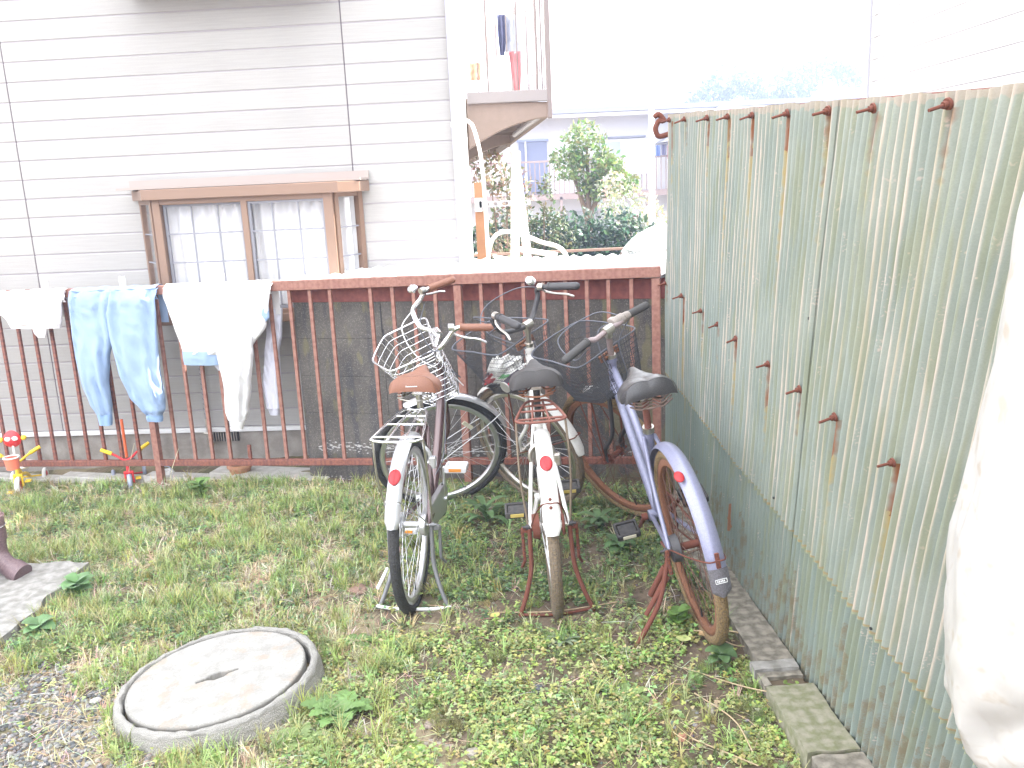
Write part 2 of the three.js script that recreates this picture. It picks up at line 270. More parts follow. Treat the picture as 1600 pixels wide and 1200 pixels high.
// balcony on the house's far side (built in world metres, then hung on the house)
{
  const b = new THREE.Group(); b.name = 'balcony'; b.position.set(-0.2, 1.96, -6.2); scene.add(b);
  const P = (n, g, m) => part(n, g.translate(0.2, -1.96, 6.2), m, b);
  M.balc = noisy([0.25, 0.185, 0.155], [0.22, 0.165, 0.135], 0.6, 40, 0.5, { rep: 2 });
  M.balcDark = std({ color: lin(0.15, 0.11, 0.085), roughness: 0.6 });
  M.balcGrey = std({ color: lin(0.25, 0.225, 0.225), roughness: 0.5 });
  M.balcPost = std({ color: lin(0.19, 0.155, 0.15), roughness: 0.5 });
  for (let k = 0; k < 3; k++) {      // curved brackets
    const z = -6.2 - k * 3.95, sx = -0.048 * k * 3.95, s = new THREE.Shape(); s.moveTo(-0.215, 2.065); s.lineTo(0.322, 2.055); s.lineTo(0.322, 1.962);
    s.bezierCurveTo(0.14, 1.955, -0.05, 1.88, -0.215, 1.775); s.closePath();
    P('bracket', uvBox(new THREE.ExtrudeGeometry(s, { depth: 0.06, bevelEnabled: true, bevelSize: 0.004, bevelThickness: 0.004, bevelSegments: 1, curveSegments: 20 }).translate(sx, 0, z - 0.06)), M.balc);
  }
  P('front_beam', rbox(0.55, 0.075, 0.05, 0.06, 2.099, -6.185, 0.006), M.balcGrey);
  P('corner_post', rbox(0.03, 1.5, 0.06, 0.337, 2.70, -6.185, 0.004), M.balcPost);
  P('deck', box(0.56, 0.03, 8.3, -0.14, 2.09, -10.42).rotateY(0), M.balcDark);
  for (let i = 0; i < 12; i++) P('joist', box(0.52, 0.05, 0.04, 0.055 - 0.048 * (i * 0.62 + 0.3), 2.045, -6.5 - i * 0.62), M.balcDark);
  P('outer_beam', (() => { const g = box(0.04, 0.1, 8.3, 0, 2.01, 0); return g.rotateY(0.048).translate(0.11, 0, -10.35); })(), M.balcDark);
  P('brace', cyl([0.28, 1.985, -6.4], [0.13, 1.97, -8.6], 0.025, 0.025, 8), M.balcGrey);
  P('top_rail', rbox(0.58, 0.05, 0.05, 0.06, 3.25, -6.185, 0.006), M.balcGrey);
  for (let i = 0; i < 7; i++) P('baluster', cyl([-0.135 + i * 0.0665, 2.13, -6.185], [-0.135 + i * 0.0665, 3.23, -6.185], i === 1 ? 0.008 : 0.0042, undefined, 6), M.balcPost);
  for (const x of [0.262, 0.292]) P('baluster', box(0.012, 1.1, 0.02, x, 2.68, -6.2), M.balcPost);
  for (let i = 1; i < 26; i++) P('side_baluster', cyl([0.337 - 0.048 * i * 0.16, 2.13, -6.2 - i * 0.16], [0.337 - 0.048 * i * 0.16, 3.23, -6.2 - i * 0.16], 0.0055, undefined, 5), M.balcPost);
  attach(b, house);
  // wall mounted pipes of the house's corner
  const pp = new THREE.Group(); pp.name = 'white_conduit'; scene.add(pp);
  part('conduit', tube([[-0.192, 1.905, -5.4], [-0.165, 1.88, -5.4], [-0.14, 1.79, -5.4], [-0.122, 1.67, -5.4], [-0.112, 1.4, -5.4], [-0.108, 0.7, -5.4], [-0.108, -0.05, -5.4]], 0.011, 60, 8), M.whiteTrim, pp);
  attach(pp, house);
  // standpipe and tap against the wall
  const tp = new THREE.Group(); tp.name = 'wrapped_pipe'; scene.add(tp);
  part('pipe', cyl([-1.893, 0.62, -5.30], [-1.893, 0.2, -5.30], 0.013, 0.013, 10), std({ color: lin(0.30, 0.28, 0.29), roughness: 0.8 }), tp);
  part('wrap', tube(Array.from({ length: 60 }, (_, i) => [-1.893 + 0.015 * Math.cos(i * 1.3), 0.22 + i * 0.0065, -5.30 + 0.015 * Math.sin(i * 1.3)]), 0.002, 240, 4), std({ color: lin(0.2, 0.19, 0.2), roughness: 0.9 }), tp);
  part('tap', merge([cyl([-1.893, 0.2, -5.30], [-1.893, 0.02, -5.3], 0.016), cyl([-1.893, 0.08, -5.3], [-1.855, 0.05, -5.24], 0.011), cyl([-1.92, 0.11, -5.29], [-1.865, 0.11, -5.27], 0.007)]), M.chromeDull, tp);
  attach(tp, house);
}
// ---------- washing on the balcony ----------
{
  const cloth = (pts, z, m, seed) => {   // pts: [x0,x1,y] rows, top to bottom
    const f = t => (u, v) => { const k = v * (pts.length - 1), i = Math.min(pts.length - 2, Math.floor(k)), q = k - i, a = pts[i], b = pts[i + 1]; return [lerp(lerp(a[0], b[0], q), lerp(a[1], b[1], q), u), lerp(a[2], b[2], q), z + t + 0.012 * Math.sin(u * 13 + seed) + 0.008 * n2(u * 5 + seed, v * 3)]; };
    return merge([surf(f(0), 14, 14), surf(f(-0.012), 14, 14)]);
  };
  const C = (r, g, b) => std({ color: lin(r, g, b), roughness: 0.95, side: THREE.DoubleSide });
  const hang = (name, label, pts, z, col, seed) => solo(name, cloth(pts, z, null, seed), C(...col), label, 'laundry');
  hang('hanging_towel', 'dark blue towel hanging behind the balcony bars', [[0.01, 0.07, 2.68], [0.01, 0.075, 2.55], [0.02, 0.05, 2.41]], -6.55, [0.13, 0.14, 0.24], 1);
  hang('hanging_shorts', 'pale grey shorts with blue hem hanging on the balcony', [[0.06, 0.15, 2.68], [0.055, 0.165, 2.52], [0.045, 0.175, 2.44]], -6.6, [0.5, 0.52, 0.58], 2);
  hang('hanging_trousers', 'pink patterned trousers hanging lowest on the balcony', [[0.08, 0.18, 2.46], [0.1, 0.175, 2.3], [0.115, 0.16, 2.17]], -6.7, [0.62, 0.28, 0.3], 3);
  hang('hanging_shirt', 'pale shirt hanging leftmost behind the balcony bars', [[-0.08, 0.01, 2.7], [-0.09, 0.0, 2.5], [-0.09, -0.01, 2.34]], -6.6, [0.8, 0.72, 0.72], 4);
  hang('hanging_sheet', 'white sheet hanging on the balcony beside the corner post', [[0.18, 0.27, 2.72], [0.18, 0.275, 2.5], [0.18, 0.275, 2.3]], -6.75, [0.82, 0.8, 0.82], 5);
  hang('hanging_cloth', 'peach cloth hanging at the inner end of the balcony', [[-0.2, -0.12, 2.36], [-0.2, -0.12, 2.3], [-0.2, -0.125, 2.24]], -6.45, [0.75, 0.45, 0.32], 6);
}

// ---------- building on the right, behind the corrugated wall ----------
{
  const b = thing('building', 'white low building with horizontal siding behind the corrugated wall', 'building', [1.98, 0, -5]);
  const wm = std({ map: M.siding.map, color: lin(1.5, 1.52, 1.55), roughness: 0.7 });
  part('wall', box(6, 3.4, 11, 3.0125, 1.6, 5.5), M.sidingGap, b);
  part('roof', box(6.5, 0.16, 11.5, 3.0, 3.42, 5.5), M.bronze, b);
  const g1 = box(0.02, 0.1062, 5.2, 0, 0.053, 2.6), hid = [];
  for (let r = 0; r < 28; r++) { const y = 0.1 + r * 0.1107; if (y > 1.5 && y < 3.3) { const m = part('siding_board', g1, wm, b); m.position.set(0.02, y, 0.0); } else hid.push(g1.clone().translate(0.02, y, 0)); hid.push(g1.clone().translate(0.02, y, 5.205)); }
  hid.push(box(5.9, 3.2, 0.02, 3.05, 1.65, -0.008));
  part('upper_siding', merge(hid), wm, b).userData.kind = 'stuff';
  part('corner_trim', rbox(0.05, 3.25, 0.05, 0.02, 1.62, 0.0), M.whiteTrim, b);
  part('downpipe', cyl([-0.03, 0, 0.09], [-0.03, 3.3, 0.09], 0.017, 0.017, 12), std({ color: lin(0.5, 0.5, 0.56), roughness: 0.4 }), b);
  part('pipe_clip', cyl([-0.03, 1.78, 0.09], [-0.03, 1.82, 0.09], 0.023, 0.023, 12), M.whiteTrim, b);
  part('flashing_strip', rbox(0.03, 0.02, 5.0, -0.005, 1.745, 2.6, 0.003), M.bronzeLight, b);
}

// ---------- fence ----------
const FA = V(-3.21, 0, -5.247), FD = V(0.967, 0, 0.253).normalize(), FN = V(-FD.z, 0, FD.x);
const FANG = -Math.atan2(FD.z, FD.x);
const onF = (s, y, o) => [FA.x + FD.x * s + FN.x * o, y, FA.z + FD.z * s + FN.z * o];
const topY = s => 1.027 + 0.0195 * Math.max(-1, s - 0.4), botY = s => -0.012 + 0.0415 * s, baseY = s => -0.149 + 0.0435 * s;
const fence = thing('railing_fence', 'rusty red brown steel railing fence across the yard', 'fence', [FA.x, 0, FA.z], FANG);
{
  const bar = (s0, s1, f, h, d, mat, name) => { const n = 12; const g = rbox(s1 - s0, h, d, 0, 0, 0, 0.004); g.rotateZ(Math.atan2(f(s1) - f(s0), s1 - s0)); g.translate((s0 + s1) / 2, (f(s0) + f(s1)) / 2, 0); return part(name, g, mat, fence); };
  bar(-1.6, 2.0, s => topY(s) - 0.002, 0.05, 0.035, M.rustRed, 'top_rail');
  bar(2.002, 4.075, s => topY(s), 0.052, 0.04, M.rustRed, 'top_rail');
  bar(-1.6, 4.05, s => botY(s), 0.036, 0.03, M.rustBrown, 'bottom_rail');
  const posts = [-0.72, 1.165, 3.057, 4.052];
  for (const s of posts) part('post', rbox(0.04, topY(s) - baseY(s) + 0.02, 0.034, s, (topY(s) + baseY(s)) / 2 - 0.04, -0.001, 0.003), M.rustRed, fence);
  const pk = []; for (let i = -12; i < 9; i++) pk.push(0.095 + i * 0.1185);
  for (let i = 0; i < 16; i++) { const s = 1.2955 + i * 0.117; if (i === 4 || i === 10) continue; if (s < 3.0) pk.push(s); }
  for (let i = 0; i < 8; i++) pk.push(3.181 + i * 0.1075);
  const pg = {};
  for (const s of pk) {
    if (Math.abs(s + 0.72) < 0.05) continue;
    const a = botY(s) + 0.017, h = topY(s) - 0.026 - a, key = h.toFixed(2);
    const g = pg[key] || (pg[key] = rbox(0.019, +key, 0.016, 0, 0, 0, 0.002));
    const m = part('picket', g, s < 1.2 ? M.rustBrown : M.rustRed, fence); m.position.set(s + rr(-0.003, 0.003), a + h / 2, rr(-0.002, 0.002)); m.rotation.z = rr(-0.004, 0.004);
  }
  part('broken_picket', rbox(0.019, 0.085, 0.016, 1.768, botY(1.768) + 0.06, 0, 0.002), M.rustBrown, fence, 'broken picket stub, snapped off near the bottom rail');
}

// ---------- low concrete shed behind the fence ----------
{
  const shed = thing('concrete_shed', 'low dark concrete panel shed with white corrugated roof behind the fence', 'shed', [FA.x, 0, FA.z], FANG);
  const wallT = tex(1024, 512, (i, j) => {
    const x = i / 1024 * 2.1, y = j / 512 * 1.2;
    const v = fbm(x * 3, y * 2.2, 4), w = fbm(x * 40, y * 40, 3), k = mulberryHash(i, j);
    let c = mix3([0.08, 0.073, 0.068], [0.15, 0.135, 0.121], clamp(0.45 + v * 0.7 + w * 0.35));
    const streak = sstep(0.12, 0.5, fbm(x * 9, y * 0.7 + 3, 3)); c = mix3(c, [0.06, 0.06, 0.068], streak * 0.6);
    if (k > 0.965) c = mix3(c, [0.42, 0.39, 0.34], 0.7);                        // exposed grit
    for (const yy of [0.335, 0.13]) { const d = Math.abs(y - yy - 0.006 * n2(x * 12, yy)); const e = fbm(x * 22, y * 55, 3); if (d < 0.035 && e > 0.12 + d * 7 && fbm(x * 3 + 5, yy * 9, 2) > -0.1) c = mix3(c, [0.55, 0.54, 0.52], 0.8); } // lime bloom
    const moss = sstep(0.15, 0.5, fbm(x * 7 + 20, y * 3, 3) + (x > 1.7 ? 0.25 : -0.15)); c = mix3(c, [0.20, 0.18, 0.09], moss * 0.5);
    return c;
  }, true, 1, 1);
  const pm = std({ map: wallT, roughness: 0.96, bumpMap: grain, bumpScale: 0.004 });
  const L = 2.077, Rr = 4.115, zf = -0.1;
  const ys = [-0.2, 0.13, 0.335, 0.545, 0.755, 0.965];
  for (let c = 0; c < 4; c++) for (let r = 0; r < 5; r++) {   // slabs
    const w = (Rr - L) / 4, g = rbox(w - 0.0012, ys[r + 1] - ys[r] - 0.0012, 0.05, L + w * (c + 0.5), (ys[r] + ys[r + 1]) / 2, zf - 0.025 - 0.001 * ((c + r) % 2), 0.0012);
    const uv = g.attributes.uv, p = g.attributes.position; for (let i = 0; i < uv.count; i++) uv.setXY(i, (p.getX(i) - L) / 2.1, (p.getY(i) + 0.2) / 1.2);
    part('wall_panel', g, pm, shed);
  }
  part('crack', merge([box(0.006, 0.14, 0.006, 2.585, 0.86, zf - 0.002), box(0.005, 0.09, 0.006, 2.592, 0.76, zf - 0.002)]), M.black, shed);
  part('side_wall', merge([box(0.05, 1.2, 0.7, L + 0.025, 0.36, zf - 0.42), box(0.05, 1.2, 0.7, Rr - 0.025, 0.36, zf - 0.42), box(Rr - L, 1.2, 0.05, (L + Rr) / 2, 0.36, zf - 0.79)]), pm, shed);
  part('fascia', rbox(Rr - L + 0.08, 0.10, 0.03, (L + Rr) / 2 + 0.01, 1.005, zf - 0.012, 0.003), noisy([0.17, 0.045, 0.04], [0.24, 0.07, 0.055], 1, 30, 0.6, { rep: 2 }), shed);
  part('fascia_cap', rbox(0.09, 0.03, 0.06, Rr + 0.03, 0.985, zf + 0.02, 0.004), M.rust, shed);
  const rw = Rr - L + 0.22, roofG = surf((u, t) => { const x = L - 0.1 + u * rw, d = t * 0.83; return [x, 1.072 + 0.0065 * Math.cos(x * Math.PI * 2 / 0.076) + 0.03 * t + 0.02 * (u - 0.5), zf + 0.05 - d]; }, 320, 4);
  const roofG2 = roofG.clone().translate(0, -0.006, 0);
  part('corrugated_roof', merge([roofG, roofG2]), std({ color: lin(0.8, 0.8, 0.8), roughness: 0.45, side: THREE.DoubleSide }), shed);
}

// ---------- corrugated wall on the right ----------
const WA = V(0.812, 0.032, -3.227), WD = V(0.045, 0.002, 0.999), WS = V(-0.041, 0.951, 0.308), WN = V(-0.997, -0.058, 0.045);
const onW = (a, b, o = 0) => [WA.x + WD.x * a + WS.x * b + WN.x * o, WA.y + WD.y * a + WS.y * b + WN.y * o, WA.z + WD.z * a + WS.z * b + WN.z * o];
const wTop = a => 1.762 - 0.058 * a, wMid = a => 1.035 - 0.075 * a, wLap = a => 0.553 - 0.085 * a;
const boltsT = [-0.96, -0.71, -0.4, -0.163, 0.075, 0.36, 0.619, 0.847, 1.134], boltsM = [-0.995, -0.7, -0.4, -0.172, 0.045, 0.364, 0.62, 0.854, 1.158];
const cwall = thing('corrugated_wall', 'weathered green corrugated metal wall with rusty bolts on the right', 'wall', [WA.x, WA.y, WA.z]);
{
  const PITCH = 0.0318, W = 2048, Hh = 1024, A0 = -1.05, AW = 2.6, BW = 1.9;
  const ridgeRnd = (i, k) => mulberryHash(i * 31 + 7, k * 57 + 3);
  const t = tex(W, Hh, (i, j) => {
    const a = A0 + i / W * AW, b = j / Hh * BW, ri = Math.floor(a / PITCH + 0.5), ph = a / PITCH - ri;      // ph -0.5..0.5, crest at 0
    const v = fbm(a * 3, b * 2, 4), w = fbm(a * 26, b * 7, 4), k = mulberryHash(i, j);
    let c = mix3([0.258, 0.298, 0.265], [0.325, 0.357, 0.315], clamp(0.5 + v * 0.9 + w * 0.25));
    c = mix3(c, [0.215, 0.265, 0.265], clamp(0.35 - a * 0.5) * 0.5);
    const upper = b > wLap(a); if (!upper) c = mix3(c, [0.19, 0.245, 0.222], 0.5);
    // chalked, worn stripes along single flutes
    for (let q = 0; q < 3; q++) {
      const lo = -0.1 + 1.9 * ridgeRnd(ri, q), len = 0.25 + 0.9 * ridgeRnd(ri, q + 9), on = ridgeRnd(ri, q + 20) < (upper ? 0.82 : 0.22);
      const wd = 0.27 * clamp(Math.min(b - lo, lo + len - b) * 6) + 0.02 * n2(b * 14, ri); const off = -0.2 + 0.12 * ridgeRnd(ri, q + 30);
      if (on && b > lo && b < lo + len && Math.abs(ph - off) < wd) c = mix3(c, [0.54, 0.46, 0.39], (0.8 + 0.3 * w) * sstep(wd, wd * 0.45, Math.abs(ph - off)));
    }
    // flaked spots
    const fl = n2(a * 95, b * 70) + 0.5 * n2(a * 40, b * 24), band = sstep(1.62, 1.4, b) * sstep(0.9, 1.35, b) * sstep(-0.2, 0.5, a);
    if (fl > 1.42 - 0.22 * band) c = mix3(c, [0.52, 0.44, 0.37], 0.8);
    const cl = sstep(0.34, 0.6, fbm(a * 8 + 50, b * 5, 4)); if (n2(a * 130, b * 90) > 0.5) c = mix3(c, [0.55, 0.45, 0.40], cl * 0.8);
    // rust running down from each bolt
    const run = (list, f, s) => { for (let q = 0; q < list.length; q++) { const a0 = list[q], b0 = f(a0) - 0.02, L = (0.2 + 0.4 * ridgeRnd(q, 77 + s)), d = b0 - b; if (d > -0.012 && d < L && Math.abs(a - a0) < 0.02) { const ww = 0.013 * (1 - d / L * 0.6) + 0.004 * n2(b * 30, q); const m = clamp(1.25 - Math.abs(a - a0 + 0.003 * n2(b * 9, q)) / ww) * (1 - 0.75 * d / L); c = mix3(c, d < 0.1 + 0.1 * w ? [0.24, 0.085, 0.035] : [0.40, 0.29, 0.10], clamp(m * (1.1 + 0.5 * w))); } } };
    run(boltsT, wTop, 0); run(boltsM, wMid, 1);
    // green algae in flutes, brown soil splash with grain near the foot
    const al = sstep(0.08, 0.5, fbm(a * 30, b * 1.6, 3) + 0.15 * (a > 0.5 ? 1 : 0)); c = mix3(c, [0.25, 0.255, 0.12], al * 0.35);
    const foot = 0.22 + 0.26 * fbm(a * 3.5 + 8, 1.3, 3) + 0.12 * w; if (b < foot) { const q = sstep(-0.25, 0.55, fbm(a * 18, b * 9, 4) + (k - 0.5) * 0.7); c = mix3(c, [0.20, 0.14, 0.075], q * 0.7); }
    if (Math.hypot((a - 0.04) * 1.6, (b - 0.26) * 0.7) < 0.045 + 0.02 * w) c = mix3(c, [0.33, 0.13, 0.06], 0.85);
    const lapd = b - wLap(a); if (lapd < 0.004 && lapd > -0.02 - 0.02 * w) c = mix3(c, [0.34, 0.33, 0.16], 0.45);
    if (lapd > 0 && lapd < 0.006 + 0.006 * w) c = mix3(c, [0.33, 0.24, 0.12], 0.8);
    if (b > wTop(a) + 0.004 + 0.012 * w) c = mix3(c, [0.46, 0.36, 0.30], 0.55);
    const s = 0.95 + 0.1 * k; return c.map(q => q * s);
  });
  const mat = std({ map: t, roughness: 0.55, metalness: 0.12, side: THREE.DoubleSide, bumpMap: grain, bumpScale: 0.0006 });
  const sheet = (a0, a1, f0, f1, off, name) => {
    const n = Math.round((a1 - a0) / PITCH * 10), rows = 10, pos = [], uv = [], idx = [];
    for (let q = 0; q <= rows; q++) for (let i = 0; i <= n; i++) {
      const a = lerp(a0, a1, i / n), b = lerp(f0(a), f1(a), q / rows), o = off + 0.0078 * Math.cos(a / PITCH * Math.PI * 2) + 0.004 * n2(a * 2.2, b * 1.3 + off * 300);
      const p = onW(a, b, o); pos.push(p[0] - WA.x, p[1] - WA.y, p[2] - WA.z); uv.push((a - A0) / AW, b / BW);
    }
    for (let q = 0; q < rows; q++) for (let i = 0; i < n; i++) { const x = q * (n + 1) + i; idx.push(x, x + 1, x + n + 1, x + 1, x + n + 2, x + n + 1); }
    const g = new THREE.BufferGeometry(); g.setAttribute('position', new THREE.Float32BufferAttribute(pos, 3)); g.setAttribute('uv', new THREE.Float32BufferAttribute(uv, 2)); g.setIndex(idx); g.computeVertexNormals();
    part(name, g, mat, cwall);
  };
  const wave = a => 0.004 * Math.sin(a * 40) + 0.006 * n2(a * 3, 4);
  const edge = a => wTop(a) + 0.022 + 0.5 * wave(a), foot = a => -0.06;
  sheet(-1.06, -0.165, foot, a => wLap(a) + 0.05, 0.0, 'lower_sheet'); sheet(-0.195, 0.615, foot, a => wLap(a) + 0.05, 0.005, 'lower_sheet'); sheet(0.592, 1.44, foot, a => wLap(a) + 0.05, 0.0, 'lower_sheet'); sheet(1.415, 1.82, foot, a => wLap(a) + 0.05, 0.005, 'lower_sheet');
  sheet(-1.02, -0.16, a => wLap(a) + wave(a), edge, 0.014, 'upper_sheet'); sheet(-0.185, 0.645, a => wLap(a) + 0.006 + wave(a), edge, 0.019, 'upper_sheet'); sheet(0.622, 1.6, a => wLap(a) + wave(a), edge, 0.014, 'upper_sheet');
  // hook bolts
  const boltG = merge([new THREE.CylinderGeometry(0.0135, 0.0145, 0.006, 12).translate(0, 0.003, 0), new THREE.CylinderGeometry(0.009, 0.009, 0.011, 6).translate(0, 0.011, 0), new THREE.CylinderGeometry(0.0042, 0.0045, 0.045, 7).translate(0, 0.032, 0)]);
  const put = (a, b) => { const m = part('bolt', boltG, M.rust, cwall); const p = onW(a, b, 0.026); m.position.set(p[0] - WA.x, p[1] - WA.y, p[2] - WA.z); const d = WN.clone().add(V(rr(-0.05, 0.05), -0.18 + rr(-0.1, 0.05), rr(-0.1, 0.25))).normalize(); m.quaternion.setFromUnitVectors(V(0, 1, 0), d); const s = rr(0.7, 0.84); m.scale.set(s, rr(0.66, 0.82), s); };
  boltsT.forEach(a => put(a, wTop(a))); boltsM.forEach(a => put(a, wMid(a)));
  const hole = new THREE.CylinderGeometry(0.004, 0.004, 0.004, 8).rotateZ(Math.PI / 2);
  for (const [a, b] of [[0.49, 0.56], [0.05, 0.72], [1.18, 0.47], [0.62, 1.2]]) { const m = part('nail_hole', hole, M.black, cwall); const p = onW(a, b, 0.0225); m.position.set(p[0] - WA.x, p[1] - WA.y, p[2] - WA.z); }
  // horizontal rails on the back and the rusty hook at the far top corner
  for (const f of [wTop, wMid]) { const p = onW(-1.0, f(-1), -0.03), q = onW(1.5, f(1.5), -0.03); part('back_rail', cyl([p[0] - WA.x, p[1] - WA.y, p[2] - WA.z], [q[0] - WA.x, q[1] - WA.y, q[2] - WA.z], 0.02, 0.02, 8), M.rust, cwall); }
  const h = onW(-1.06, 1.79, 0.015); part('rusty_hook', tube([[0.02, -0.02, 0], [-0.03, -0.03, 0], [-0.045, 0.0, 0.0], [-0.03, 0.03, 0], [-0.01, 0.03, 0], [-0.03, 0.055, 0], [-0.045, 0.05, 0]].map(p => [p[0] + h[0] - WA.x, p[1] + h[1] - WA.y, p[2] + h[2] - WA.z]), 0.011, 50, 7), M.rust, cwall);
}
// concrete blocks along the foot of the wall
{
  const blk = (label, a0, a1, o0, o1, h, mat, hollow) => {
    const c0 = onW(a0, 0, o0), c1 = onW(a1, 0, o0), len = Math.hypot(c1[0] - c0[0], c1[2] - c0[2]), w = o1 - o0, cx = (c0[0] + c1[0]) / 2 - w / 2, cz = (c0[2] + c1[2]) / 2;
    const t = thing('kerb_block', label, 'concrete block', [cx, gy(cx, cz), cz], Math.atan2(WD.x, WD.z));
    const rough = g => { const p = g.attributes.position; for (let i = 0; i < p.count; i++) { const x = p.getX(i), y = p.getY(i), z = p.getZ(i); p.setXYZ(i, x + 0.004 * n3(x * 18, y * 18, z * 12 + cz), y + 0.002 * n3(x * 16 + 5, y * 14, z * 16 + cz), z + 0.005 * n3(x * 30, y * 30 + 7, z * 25 + cz)); } g.computeVertexNormals(); return g; };
    if (!hollow) part('block', rough(uvBox(new THREE.BoxGeometry(w, h + 0.12, len, 5, 4, Math.max(4, Math.round(len / 0.03))).translate(0, h / 2 - 0.06, 0))), mat, t);
    else { part('block', merge([rough(uvBox(new THREE.BoxGeometry(w, h + 0.1, 0.03, 5, 3, 2).translate(0, h / 2 - 0.05, -len / 2 + 0.015))), rough(uvBox(new THREE.BoxGeometry(w, h + 0.1, 0.02, 5, 3, 2).translate(0, h / 2 - 0.05, len / 2 - 0.01))), rough(uvBox(new THREE.BoxGeometry(0.02, h + 0.1, len - 0.05, 2, 3, 5).translate(-w / 2 + 0.01, h / 2 - 0.05, 0)))]), mat, t); part('soil_fill', box(w - 0.02, 0.02, len - 0.04, 0.005, h - 0.022, 0), std({ color: lin(0.12, 0.09, 0.06), roughness: 1 }), t); }
  };
  const km = noisy([0.29, 0.26, 0.215], [0.14, 0.125, 0.10], 1.1, 40, 0.97, { bumpMap: grain, bumpScale: 0.0012, rep: 3 });
  const km2 = noisy([0.27, 0.25, 0.19], [0.16, 0.165, 0.09], 1.1, 36, 0.97, { bumpMap: grain, bumpScale: 0.0012, rep: 3 });
  blk('long concrete kerb running from the blue bicycle along the wall foot', -0.95, 0.76, 0.012, 0.128, 0.045, km);
  blk('pale broken kerb end at the near tip of the long kerb', 0.763, 0.81, 0.012, 0.15, 0.05, M.concrete);
  blk('hollow concrete block filled with soil and seedlings', 0.815, 0.915, 0.012, 0.145, 0.038, km, true);
  blk('mossy concrete block in front of the soil filled block', 0.918, 1.225, 0.012, 0.15, 0.056, km2);
  blk('concrete block nearest the camera at the wall foot', 1.232, 1.5, 0.005, 0.14, 0.05, km);
}
